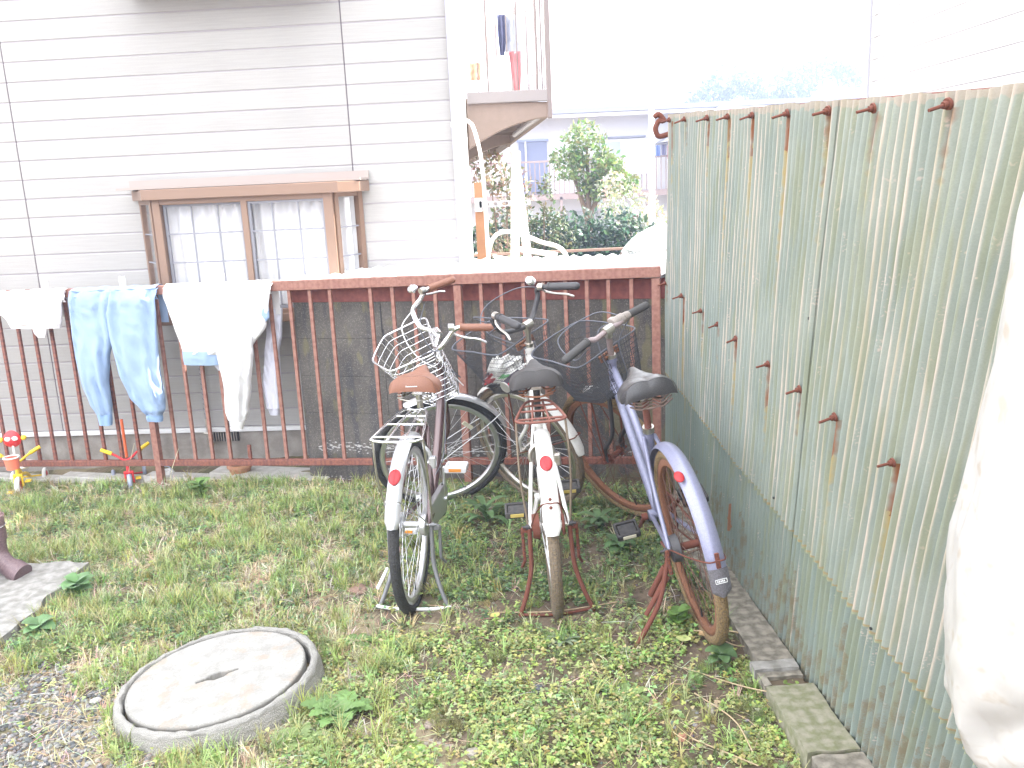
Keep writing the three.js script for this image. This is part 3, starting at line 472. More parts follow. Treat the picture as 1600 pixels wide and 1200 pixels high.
// ---------- washing on the fence ----------
{
  const cl = (c, amt = 0.02, seed = 0) => phy({ map: tex(128, 128, (i, j) => { const v = 1 + amt * 3 * fbm(i / 22 + seed, j / 30, 3) + 0.04 * ((i + j) % 2); return c.map(q => q * v); }, true, 3, 3), roughness: 0.92, sheen: 0.3, sheenRoughness: 0.8, side: THREE.DoubleSide, transmission: 0.18, thickness: 0 });
  const blue = cl([0.31, 0.42, 0.61]), blueRib = cl([0.27, 0.40, 0.62], 0.03, 4), white = cl([0.76, 0.75, 0.76], 0.012, 8), lav = cl([0.66, 0.66, 0.75], 0.02, 11), lace = cl([0.78, 0.75, 0.77], 0.02, 14);
  // flattened tube through rows [sLeft, sRight, y, thickness]; o is the distance in front of the fence
  const loft = (rows, o, wr, seed, nv = 44, nu = 40) => surf((u, v) => {
    const k = v * (rows.length - 1), i = Math.min(rows.length - 2, Math.floor(k)), q0 = k - i, q = q0 * q0 * (3 - 2 * q0) * 0.5 + q0 * 0.5, A = rows[i], B = rows[i + 1];
    const l = lerp(A[0], B[0], q), r = lerp(A[1], B[1], q), y = lerp(A[2], B[2], q0), th = lerp(A[3], B[3], q), oo = lerp(A[4] || 0, B[4] || 0, q), c = (l + r) / 2, w = (r - l) / 2, an = u * Math.PI * 2;
    const cs = Math.cos(an), sn = Math.sin(an), x = c + w * Math.sign(cs) * Math.pow(Math.abs(cs), 0.75);
    const fold = wr * (0.75 * n2((x - c) * 11 / (0.6 + w) + seed, y * 1.5 + seed) + 0.35 * n2(x * 26 + y * 9 + seed, y * 4) + 0.12 * n2(x * 50 - y * 24, y * 12 + seed));
    const z = o + oo + th * Math.sign(sn) * Math.pow(Math.abs(sn), 0.7) * 1 + fold * (0.35 + 0.65 * Math.abs(sn)) ;
    return [x + 0.4 * fold, y + 0.15 * fold, z];
  }, nu, nv);
  const garment = (name, label, s, y) => { const t = thing(name, label, 'laundry', [FA.x + FD.x * s + FN.x * 0.0, y, FA.z + FD.z * s], FANG); return (n, g, m, lb) => part(n, g.translate(-s, -y, 0), m, t, lb); };
  // drape over the rail: an inverted U of cloth
  const drape = (s0, s1, yF, yB, wr, seed, rail = 0.026, edge = () => 0) => surf((u, v) => {
    const s = lerp(s0, s1, u), T = topY(s) + 0.031 + 0.004 * n2(s * 14, seed);
    let y, z; if (v < 0.45) { const q = v / 0.45; z = rail + 0.016 - 0.006 * Math.cos(q * 9); y = lerp(yF(u), T - 0.012, q); } else if (v < 0.55) { const q = (v - 0.45) / 0.1; z = lerp(rail + 0.016, -rail - 0.012, q); y = T - 0.012 + 0.014 * Math.sin(q * Math.PI); } else { const q = (v - 0.55) / 0.45; z = -rail - 0.012; y = lerp(T - 0.012, yB(u), q); }
    const a = v < 0.45 ? 1 - v / 0.45 * 0.7 : 0.3, f = wr * a * (n2(s * 15 + seed, y * 2) + 0.3 * n2(s * 34, y * 5 + seed));
    return [s + 0.3 * f, y, z + f];
  }, 50, 60);
  { // light blue trousers
    const P = garment('blue_trousers', 'light blue track trousers hung over the railing fence', 1.03, 1.04);
    P('waist', drape(0.765, 1.33, u => 1.0, u => 0.86, 0.008, 3), blue);
    P('leg', loft([[0.766, 1.05, 1.062, 0.006, -0.05], [0.764, 1.06, 1.045, 0.012, -0.016], [0.764, 1.05, 1.0, 0.016, 0], [0.764, 1.02, 0.92, 0.02], [0.758, 1.03, 0.80, 0.026], [0.762, 0.975, 0.667, 0.036], [0.776, 0.945, 0.516, 0.036], [0.808, 0.945, 0.402, 0.034], [0.842, 0.938, 0.34, 0.024]], 0.058, 0.026, 5), blue);
    P('leg', loft([[1.03, 1.333, 1.066, 0.006, -0.05], [1.02, 1.332, 1.05, 0.012, -0.018], [1.02, 1.33, 1.0, 0.018, 0], [1.0, 1.325, 0.92, 0.022], [1.01, 1.31, 0.80, 0.03], [1.038, 1.298, 0.595, 0.042], [1.09, 1.304, 0.447, 0.044], [1.15, 1.296, 0.378, 0.04], [1.178, 1.275, 0.345, 0.026]], 0.062, 0.028, 9), blue);
    P('cuff', loft([[0.842, 0.938, 0.342, 0.022], [0.848, 0.934, 0.31, 0.024], [0.85, 0.928, 0.275, 0.022]], 0.058, 0.008, 2, 10), blueRib);
    P('cuff', loft([[1.178, 1.275, 0.347, 0.024], [1.176, 1.276, 0.325, 0.026], [1.18, 1.272, 0.307, 0.022]], 0.062, 0.008, 6, 10), blueRib);
    if (0) P('side_stripe', loft([[1.312, 1.326, 1.0, 0.01, -0.004], [1.306, 1.32, 0.93, 0.012], [1.294, 1.305, 0.8, 0.012], [1.282, 1.292, 0.6, 0.012], [1.286, 1.296, 0.45, 0.012]], 0.07, 0.012, 9, 30, 10), white);
  }
  { // white jacket with blue trim
    const P = garment('white_jacket', 'white jacket with light blue hem hung over the fence under the bay window', 1.7, 1.05);
    P('body', drape(1.378, 2.03, u => 1.02, u => 0.9, 0.008, 13), white);
    P('body_front', loft([[1.378, 2.035, 1.082, 0.006, -0.05], [1.38, 2.033, 1.062, 0.012, -0.018], [1.385, 2.03, 1.02, 0.016, 0], [1.405, 2.015, 0.95, 0.02], [1.43, 1.99, 0.85, 0.03], [1.462, 1.9, 0.745, 0.036], [1.468, 1.75, 0.70, 0.03]], 0.062, 0.022, 17), white);
    P('hem_band', loft([[1.466, 1.70, 0.716, 0.03], [1.466, 1.695, 0.68, 0.032], [1.468, 1.688, 0.64, 0.028]], 0.064, 0.008, 19, 10), blue);
    P('sleeve', loft([[1.68, 1.91, 0.80, 0.03], [1.695, 1.905, 0.70, 0.04], [1.716, 1.87, 0.53, 0.042], [1.708, 1.838, 0.384, 0.042], [1.716, 1.822, 0.335, 0.032]], 0.085, 0.026, 23), white);
    P('cuff', loft([[1.722, 1.815, 0.338, 0.026], [1.727, 1.792, 0.28, 0.022]], 0.085, 0.008, 24, 10), white);
    P('sleeve', loft([[1.94, 2.03, 0.93, 0.02], [1.925, 2.012, 0.80, 0.03], [1.9, 1.98, 0.673, 0.034], [1.866, 1.974, 0.495, 0.036], [1.873, 1.96, 0.37, 0.032]], -0.058, 0.018, 29), lav);
    P('cuff', loft([[1.878, 1.955, 0.372, 0.022], [1.892, 1.943, 0.328, 0.02]], -0.058, 0.006, 30, 8), lav);
    P('trim_panel', loft([[1.985, 2.02, 0.95, 0.012], [1.955, 2.02, 0.90, 0.014], [1.945, 1.975, 0.85, 0.012]], 0.066, 0.006, 31, 12, 14), blue);
    P('hanging_tag', loft([[1.61, 1.68, 0.65, 0.004], [1.615, 1.675, 0.62, 0.004], [1.635, 1.665, 0.595, 0.004]], 0.01, 0.004, 37, 8, 10), lav);
  }
  { // small frilled white top
    const P = garment('frilled_blouse', 'small frilled white top hung at the left end of the fence', 0.5, 1.03);
    P('body', drape(0.265, 0.73, u => 0.99, u => 0.9, 0.008, 41), lace);
    P('frill', loft([[0.28, 0.73, 1.053, 0.008, -0.04], [0.28, 0.728, 1.03, 0.014, -0.01], [0.285, 0.715, 0.98, 0.024], [0.285, 0.71, 0.94, 0.034], [0.33, 0.70, 0.885, 0.03], [0.345, 0.685, 0.845, 0.02]], 0.06, 0.03, 43), lace);
    P('tie', loft([[0.49, 0.60, 0.85, 0.012], [0.50, 0.585, 0.815, 0.012], [0.52, 0.57, 0.79, 0.008]], 0.06, 0.01, 47, 8), lace);
    P('collar_frill', loft([[0.24, 0.35, 1.04, 0.03], [0.235, 0.33, 0.98, 0.03], [0.27, 0.33, 0.92, 0.02]], 0.05, 0.02, 53, 14), lace);
  }
  const pegM = phy({ color: lin(0.82, 0.83, 0.85), roughness: 0.4, transmission: 0.2, thickness: 0 }), pegBlue = std({ color: lin(0.35, 0.55, 0.75), roughness: 0.4 });
  const peg = (s, label) => {
    const y = topY(s) + 0.035, t = thing('clothes_peg', label, 'clothes peg', onF(s, y, 0), FANG);
    const jaw = (sx) => { const sh = new THREE.Shape(); sh.moveTo(0.002, -0.02); sh.lineTo(0.012, -0.018); sh.lineTo(0.014, 0.004); sh.quadraticCurveTo(0.018, 0.03, 0.013, 0.05); sh.lineTo(0.006, 0.046); sh.quadraticCurveTo(0.004, 0.02, 0.002, 0.008); sh.closePath(); const g = new THREE.ExtrudeGeometry(sh, { depth: 0.014, bevelEnabled: true, bevelSize: 0.0015, bevelThickness: 0.0015, bevelSegments: 1 }).translate(0, 0, -0.007); return sx < 0 ? g.rotateY(Math.PI) : g; };
    part('jaw', jaw(1), pegM, t); part('jaw', jaw(-1), pegM, t); part('spring', new THREE.TorusGeometry(0.007, 0.0016, 6, 14).translate(0, 0.006, 0.011), pegBlue, t);
  };
  peg(0.573, 'white clothes peg on the small frilled top'); peg(1.092, 'white clothes peg on the light blue trousers'); peg(1.715, 'white clothes peg with blue spring on the white jacket');
}

// ---------- children's things between fence and house ----------
const onH = (s, y, o) => [-3.332 + 0.997 * s - 0.073 * o, y, -5.464 + 0.073 * s + 0.997 * o];
{
  const C = (r, g, b, ro = 0.4) => std({ color: lin(r, g, b), roughness: ro });
  const red = C(0.62, 0.035, 0.04), yel = C(0.8, 0.55, 0.03), org = C(0.85, 0.16, 0.05), wht = C(0.75, 0.74, 0.72), gry = C(0.3, 0.33, 0.42), pink = C(0.85, 0.3, 0.25);
  const trike = (label, s, o, ry, conf) => {
    const p = onH(s, -0.16, o), t = thing('tricycle', label, 'tricycle', p, ry); t.scale.setScalar(0.8);
    const w = (n, x, y, z, r, wd, mt) => { const g = sub(n, t); part('tyre', new THREE.TorusGeometry(r - wd * 0.4, wd * 0.5, 10, 28).translate(x, y, z), mt, g); part('wheel_disc', new THREE.CylinderGeometry(r * 0.62, r * 0.62, wd * 0.7, 20).rotateX(Math.PI / 2).translate(x, y, z), conf.disc, g); };
    w('front_wheel', 0.2, 0.075, 0, 0.075, 0.035, conf.tyre); w('rear_wheel', -0.12, 0.055, 0.11, 0.055, 0.03, conf.tyre); w('rear_wheel', -0.12, 0.055, -0.11, 0.055, 0.03, conf.tyre);
    part('frame', merge([tube([[0.17, 0.22, 0], [0.08, 0.14, 0], [-0.03, 0.11, 0], [-0.12, 0.06, 0]], 0.014), cyl([-0.12, 0.055, -0.11], [-0.12, 0.055, 0.11], 0.008)]), conf.frame, t);
    part('fork', merge([cyl([0.175, 0.26, 0], [0.185, 0.16, 0], 0.014), cyl([0.185, 0.16, 0.025], [0.2, 0.075, 0.028], 0.008), cyl([0.185, 0.16, -0.025], [0.2, 0.075, -0.028], 0.008), rbox(0.03, 0.02, 0.07, 0.185, 0.16, 0, 0.006)]), conf.frame, t);
    part('seat', surf((u, v) => { const a = u * Math.PI * 2, r = Math.sin(v * Math.PI); return [-0.06 + 0.075 * r * Math.cos(a), 0.165 - 0.018 * Math.cos(v * Math.PI) + 0.02 * Math.max(0, -Math.cos(a)) * r, 0.06 * r * Math.sin(a) * (1 - 0.3 * Math.cos(a))]; }, 20, 12), conf.seat, t);
    part('handlebar', tube([[0.13, 0.33, -0.13], [0.15, 0.30, -0.08], [0.18, 0.255, 0], [0.15, 0.30, 0.08], [0.13, 0.33, 0.13]], 0.009), conf.frame, t);
    for (const k of [-1, 1]) part('grip', cyl([0.145, 0.31, k * 0.095], [0.12, 0.345, k * 0.165], 0.015, 0.013, 10), conf.grip, t);
    for (const k of [-1, 1]) part('pedal', rbox(0.05, 0.014, 0.04, 0.2 + k * 0.03, 0.075 - k * 0.03, k * 0.06, 0.004), conf.grip, t);
    if (conf.rod) part('push_rod', cyl([-0.13, 0.09, 0], [-0.2, 0.48, 0.0], 0.011), org, t);
    if (conf.basket) { part('bucket', new THREE.CylinderGeometry(0.052, 0.043, 0.085, 18, 1, true).translate(0.27, 0.28, 0), pinkD, t); part('bucket_rim', new THREE.TorusGeometry(0.052, 0.006, 6, 20).rotateX(Math.PI / 2).translate(0.27, 0.325, 0), wht, t); }
    if (conf.shield) { part('shield', surf((u, v) => { const a = u * Math.PI * 2, r = Math.sin(v * Math.PI / 2); return [0.17 + 0.03 * (1 - r * r), 0.43 + 0.065 * r * Math.sin(a) * (1 + 0.15 * Math.sin(a)), 0.06 * r * Math.cos(a)]; }, 22, 8), redD, t); for (const k of [-1, 1]) part('shield_spot', sph(0.196, 0.445 + k * 0.0, k * 0.024, 0.017, 0.3, 1, 1.3), wht, t); part('stalk', cyl([0.175, 0.3, 0], [0.175, 0.4, 0], 0.009), wht, t); for (const k of [-1, 1]) part('shield_knob', sph(0.17, 0.44, k * 0.078, 0.02), yel, t); }
    return t;
  };
  const redD = red.clone(); redD.side = THREE.DoubleSide; const pinkD = org.clone(); pinkD.side = THREE.DoubleSide; pinkD.color = lin(0.8, 0.2, 0.12);
  trike('red tricycle with yellow grips and orange push rod, below the blue trousers', 1.0, 0.25, -1.15 - Math.PI * 0.0, { tyre: gry, disc: wht, frame: red, seat: C(0.06, 0.05, 0.06), grip: yel, rod: true });
  trike('small yellow framed tricycle with a red shield and orange bucket, at the far left', 0.34, 0.25, -1.3, { tyre: wht, disc: red, frame: yel, seat: wht, grip: yel, basket: true, shield: true });
  const wb = thing('white_pot', 'rounded white pot beside the fence post near the red tricycle', 'pot', onH(1.262, -0.13, 0.3));
  part('pot', new THREE.LatheGeometry([[0.001, 0], [0.03, 0], [0.046, 0.02], [0.05, 0.045], [0.042, 0.072], [0.036, 0.08], [0.032, 0.078], [0.03, 0.06]].map(p => new THREE.Vector2(...p)), 22), wht, wb);
  part('handle', new THREE.TorusGeometry(0.03, 0.004, 6, 16, Math.PI).translate(0, 0.075, 0), gry, wb);
  const fp = thing('flower_pot', 'terracotta flower pot behind the bottom rail', 'flower pot', [-1.62, -0.085, -4.97]);
  part('pot', new THREE.LatheGeometry([[0.001, 0], [0.045, 0], [0.066, 0.07], [0.074, 0.07], [0.075, 0.092], [0.066, 0.092], [0.064, 0.07], [0.06, 0.062], [0.001, 0.06]].map(p => new THREE.Vector2(...p)), 26), noisy([0.52, 0.24, 0.13], [0.6, 0.33, 0.22], 0.8, 30, 0.85), fp);
  part('soil_fill', new THREE.CylinderGeometry(0.06, 0.06, 0.006, 18).translate(0, 0.066, 0), std({ color: lin(0.1, 0.075, 0.05), roughness: 1 }), fp);
  // concrete edging just behind the fence
  const ed = thing('concrete_edging', 'pale concrete edging strip along the foot of the fence', 'edging', [FA.x, 0, FA.z], FANG);
  for (let i = 0; i < 6; i++) { const s0 = -1.4 + i * 0.6, b = baseY(s0 + 0.3); part('edging_block', rbox(0.595, 0.12, 0.1, s0 + 0.3, b - 0.035, -0.095, 0.008), M.concretePale, ed).rotation.z = 0; }
  part('paving_slab', rbox(0.75, 0.06, 0.16, 1.78, -0.085, -0.2, 0.006), M.concretePale, ed);
}

// ---------- drain cover ----------
{
  const c = [-0.998, -0.052, -2.615], t = thing('manhole', 'round concrete manhole cover set in a concrete ring in the grass', 'manhole', c);
  t.rotation.set(0.0, 0.3, 0.075, 'ZXY');
  const Rr = 0.324, R2 = 0.293, top = 0.07;
  const wob = (g, k) => { const p = g.attributes.position; for (let i = 0; i < p.count; i++) { const x = p.getX(i), y = p.getY(i), z = p.getZ(i), f = 1 + k * n3(x * 14, y * 14, z * 14) + k * 0.7 * n3(x * 50, y * 50, z * 50); p.setXYZ(i, x * f, y + k * 0.35 * n3(x * 22 + 3, y, z * 22), z * f); } g.computeVertexNormals(); return g; };
  const ringM = noisy([0.42, 0.40, 0.37], [0.19, 0.18, 0.16], 1.5, 9, 0.96, { bumpMap: grain, bumpScale: 0.006 }); ringM.map.repeat.set(14, 3);
  part('ring', wob(new THREE.LatheGeometry([[R2 + 0.002, -0.08], [R2 + 0.003, top - 0.03], [R2 + 0.004, top - 0.006], [R2 + 0.007, top - 0.001], [R2 + 0.011, top], [Rr - 0.012, top - 0.001], [Rr - 0.006, top - 0.003], [Rr - 0.002, top - 0.008], [Rr - 0.001, top - 0.014], [Rr + 0.006, 0.02], [Rr + 0.01, -0.09]].map(p => new THREE.Vector2(...p)), 120), 0.012), ringM, t);
  part('gap_floor', new THREE.CylinderGeometry(R2 + 0.004, R2 + 0.004, 0.01, 60).translate(0, top - 0.11, 0), M.black, t);
  const coverT = tex(512, 512, (i, j) => {
    const x = i / 256 - 1, z = j / 256 - 1, v = fbm(x * 3, z * 3, 5), w = fbm(x * 20, z * 20, 3), k = mulberryHash(i, j);
    let c = mix3([0.33, 0.318, 0.295], [0.245, 0.233, 0.213], clamp(0.4 + v * 0.8 + w * 0.4));
    const st = sstep(0.12, 0.5, fbm(x * 1.8 + 4, z * 1.8 + 9, 5) + 0.12 * w); c = mix3(c, [0.30, 0.225, 0.165], st * 0.5);
    if (k > 0.975) c = mix3(c, [0.13, 0.125, 0.12], 0.7);
    const e = Math.hypot(x, z); if (e > 0.93 + 0.04 * w) c = mix3(c, [0.17, 0.16, 0.14], 0.6);
    return c.map(q => q * (0.95 + 0.1 * mulberryHash(j, i)));
  });
  const cm = std({ map: coverT, roughness: 0.95, bumpMap: coverT, bumpScale: 0.003 });
  // lid with a slot cut through
  const sh = new THREE.Shape(); sh.absarc(0, 0, R2 - 0.014, 0, Math.PI * 2); const slot = new THREE.Path(); slot.moveTo(-0.075, -0.012); slot.lineTo(-0.036, -0.015); slot.lineTo(-0.015, -0.028); slot.lineTo(0.02, -0.026); slot.lineTo(0.036, -0.014); slot.lineTo(0.075, -0.010); slot.lineTo(0.073, 0.013); slot.lineTo(0.034, 0.016); slot.lineTo(0.012, 0.028); slot.lineTo(-0.02, 0.026); slot.lineTo(-0.038, 0.015); slot.lineTo(-0.073, 0.012); slot.closePath(); sh.holes.push(slot);
  const lid = new THREE.ExtrudeGeometry(sh, { depth: 0.022, curveSegments: 60, bevelEnabled: true, bevelSize: 0.006, bevelThickness: 0.005, bevelSegments: 2 });
  { const p = lid.attributes.position, uv = lid.attributes.uv; for (let i = 0; i < p.count; i++) uv.setXY(i, 0.5 + p.getX(i) / 0.6, 0.5 + p.getY(i) / 0.6); }
  lid.rotateX(-Math.PI / 2).rotateY(0.15).translate(-0.004, top - 0.029, -0.004);
  part('cover', lid, cm, t);
  part('lifting_bar', cyl([-0.072, top - 0.026, 0.014], [0.072, top - 0.024, -0.008], 0.005), M.chromeDull, t);
}

// ---------- slab and drainpipe at the left edge ----------
{
  const s = thing('concrete_slab', 'worn concrete slab at the left edge of the grass', 'slab', [-2.46, -0.125, -3.35], -0.02);
  const g = uvBox(new THREE.BoxGeometry(0.98, 0.14, 0.86, 30, 3, 26)); { const p = g.attributes.position; for (let i = 0; i < p.count; i++) { const x = p.getX(i), y = p.getY(i), z = p.getZ(i); p.setXYZ(i, x + 0.02 * n2(z * 7, 3) * (x > 0.4 ? 1 : 0), y + 0.005 * n2(x * 8, z * 8), z + 0.015 * n2(x * 9, 8)); } g.computeVertexNormals(); }
  part('slab', g, M.concrete, s);
  const pm = noisy([0.12, 0.075, 0.085], [0.19, 0.13, 0.13], 1.1, 40, 0.5, { rep: 2 });
  const t = thing('drainpipe', 'dark plum plastic drainpipe with branching foot on the slab', 'drainpipe', [-2.29, -0.06, -3.68]);
  part('pipe', cyl([-0.03, 0.25, -0.01], [-0.035, 2.6, -0.015], 0.038, 0.038, 18), pm, t);
  part('collar', merge([cyl([-0.03, 0.16, -0.01], [-0.03, 0.27, -0.01], 0.046, 0.046, 18), new THREE.TorusGeometry(0.046, 0.004, 6, 20).rotateX(Math.PI / 2).translate(-0.03, 0.27, -0.01)]), pm, t);
  part('wire_tie', new THREE.TorusGeometry(0.047, 0.002, 5, 22).rotateX(Math.PI / 2 + 0.12).translate(-0.03, 0.225, -0.01), M.chrome, t);
  part('elbow', tube([[-0.03, 0.18, -0.01], [-0.03, 0.1, -0.005], [0.0, 0.055, 0.01], [0.06, 0.025, 0.03]], 0.042, 30, 16), pm, t);
  part('mouth', merge([cyl([0.045, 0.034, 0.026], [0.095, 0.012, 0.045], 0.047, 0.048, 18), cyl([0.096, 0.0118, 0.0453], [0.0965, 0.0116, 0.0455], 0.04, 0.04, 16)]), pm, t);
  part('lower_pipe', cyl([-0.045, 0.13, 0.1], [-0.045, -0.05, 0.12], 0.036, 0.036, 16), pm, t);
}

// ---------- covered scooter in the right foreground ----------
{
  const c = [0.862, 0.04, -1.02], t = thing('tarpaulin', 'white wrinkled cover draped over a machine at the right edge', 'cover', c);
  const prof = [[0.62, 0.1, 0.08], [0.625, 0.15, 0.11], [0.66, 0.19, 0.13], [0.70, 0.235, 0.16], [0.75, 0.277, 0.18], [0.80, 0.300, 0.19], [0.90, 0.310, 0.195], [1.04, 0.310, 0.195], [1.14, 0.292, 0.19], [1.30, 0.264, 0.18], [1.46, 0.25, 0.17], [1.6, 0.225, 0.16], [1.66, 0.16, 0.12], [1.68, 0.02, 0.02]];
  const g = surf((u, v) => {
    const k = v * (prof.length - 1), i = Math.min(prof.length - 2, Math.floor(k)), q = k - i, y = lerp(prof[i][0], prof[i + 1][0], q), rx = lerp(prof[i][1], prof[i + 1][1], q), rz = lerp(prof[i][2], prof[i + 1][2], q), a = u * Math.PI * 2;
    const low = clamp((0.88 - y) / 0.22);
    let f = 1 + 0.02 * n3(Math.cos(a) * 2, y * 2, Math.sin(a) * 2) + 0.012 * n3(Math.cos(a) * 4 + y * 3, y * 5, Math.sin(a) * 4) + low * 0.05 * Math.sin(a * 9 + y * 16) + 0.016 * Math.abs(n3(Math.cos(a) * 6, y * 7 + a * 3, Math.sin(a) * 6));
    const cr = Math.abs((y - 0.89) + (a - 2.3) * 0.14); if (a > 1.2 && a < 3) f -= 0.09 * Math.exp(-cr * cr / 0.0009);   // the deep crease
    return [rx * f * Math.cos(a), y, rz * f * Math.sin(a)];
  }, 150, 130, 3, 4);
  const tm = phy({ map: tex(512, 512, (i, j) => { const v = fbm(i / 70, j / 70, 4), s = sstep(0.2, 0.6, fbm(i / 90 + 20, j / 90, 4)); return mix3([0.44 + 0.02 * v, 0.425 + 0.02 * v, 0.40 + 0.02 * v], [0.33, 0.26, 0.18], s * 0.5); }, true, 1, 1), roughness: 0.45, sheen: 0.2, side: THREE.DoubleSide });
  part('cover', g, tm, t);
  part('hem_cord', new THREE.TorusGeometry(0.125, 0.006, 6, 40).scale(1, 0.8, 1).rotateX(Math.PI / 2).translate(0, 0.635, 0), tm, t);
  const w = sub('wheel', t); part('tyre', new THREE.TorusGeometry(0.2, 0.04, 12, 40).rotateY(0.15).translate(0.05, 0.22, 0), M.tyre, w); part('rim', new THREE.TorusGeometry(0.15, 0.014, 8, 30).rotateY(0.15).translate(0.05, 0.22, 0), M.alu, w);
  part('leg', merge([cyl([0.05, 0.22, 0.05], [0.03, 0.6, 0.05], 0.02), cyl([0.05, 0.22, -0.05], [0.03, 0.6, -0.05], 0.02)]), M.darkGrey, t);
}
// ---------- things beyond the shed ----------
const leafTri = (() => { // a small folded leaf, base at the origin, along +y, length 1
  const g = new THREE.BufferGeometry(); const p = [0, 0, 0, -0.26, 0.45, 0.06, 0, 0.5, 0, 0.26, 0.45, 0.06, 0, 1, 0.05];
  g.setAttribute('position', new THREE.Float32BufferAttribute(p, 3)); g.setAttribute('uv', new THREE.Float32BufferAttribute([0.5, 0, 0, 0.5, 0.5, 0.5, 1, 0.5, 0.5, 1], 2)); g.setIndex([0, 2, 1, 0, 3, 2, 1, 2, 4, 2, 3, 4]); g.computeVertexNormals(); return g; })();
const leafMat = phy({ color: 0xffffff, roughness: 0.62, side: THREE.DoubleSide, transmission: 0.3, thickness: 0 });
const leafGloss = phy({ color: 0xffffff, roughness: 0.36, side: THREE.DoubleSide, transmission: 0.2, thickness: 0 });
function scatter(name, geo, mat, list, parent) {   // list of {p, q, s, c}
  const im = new THREE.InstancedMesh(geo, mat, list.length), m = new THREE.Matrix4(), S = V(1, 1, 1);
  list.forEach((e, i) => { S.set(e.s, e.sy || e.s, e.s); m.compose(e.p, e.q, S); im.setMatrixAt(i, m); im.setColorAt(i, e.c); });
  im.name = name; im.castShadow = im.receiveShadow = true; (parent || scene).add(im); return im;
}
const qRand = (tilt = 1) => new THREE.Quaternion().setFromEuler(new THREE.Euler((rnd() - 0.5) * Math.PI * tilt, rnd() * 6.283, (rnd() - 0.5) * Math.PI * tilt));
const jit = (c, a) => lin(Math.max(0.004, c[0] * (1 + rr(-a, a))), Math.max(0.004, c[1] * (1 + rr(-a, a))), Math.max(0.004, c[2] * (1 + rr(-a, a))));
function bush(name, label, cat, base, blobs, n, size, cols, trunk, gloss) {
  const t = thing(name, label, cat, base), L = [];
  for (let i = 0; i < n; i++) {
    const b = blobs[Math.floor(rnd() * blobs.length)]; const u = rnd() * 2 - 1, ph = rnd() * 6.283, r = Math.pow(rnd(), 0.34), q = Math.sqrt(1 - u * u);
    const x = b[0] + b[3] * r * q * Math.cos(ph), y = b[1] + b[4] * r * u, z = b[2] + b[5] * r * q * Math.sin(ph);
    if (n3(x * 2.6, y * 2.6, z * 2.6) < (gloss ? -0.6 : -0.25) || y < (gloss ? 0.75 : 0.02)) continue;
    const c = cols[Math.floor(rnd() * cols.length)]; L.push({ p: V(x, y, z), q: qRand(1.3), s: size * rr(0.6, 1.25), c: jit(c, 0.25) });
  }
  const im = scatter('foliage', leafTri, gloss ? leafGloss : leafMat, L, t); im.userData.kind = 'stuff';
  if (trunk) part('stem', merge(trunk), noisy([0.16, 0.11, 0.08], [0.24, 0.18, 0.13], 1, 20, 0.95), t);
  return t;
}
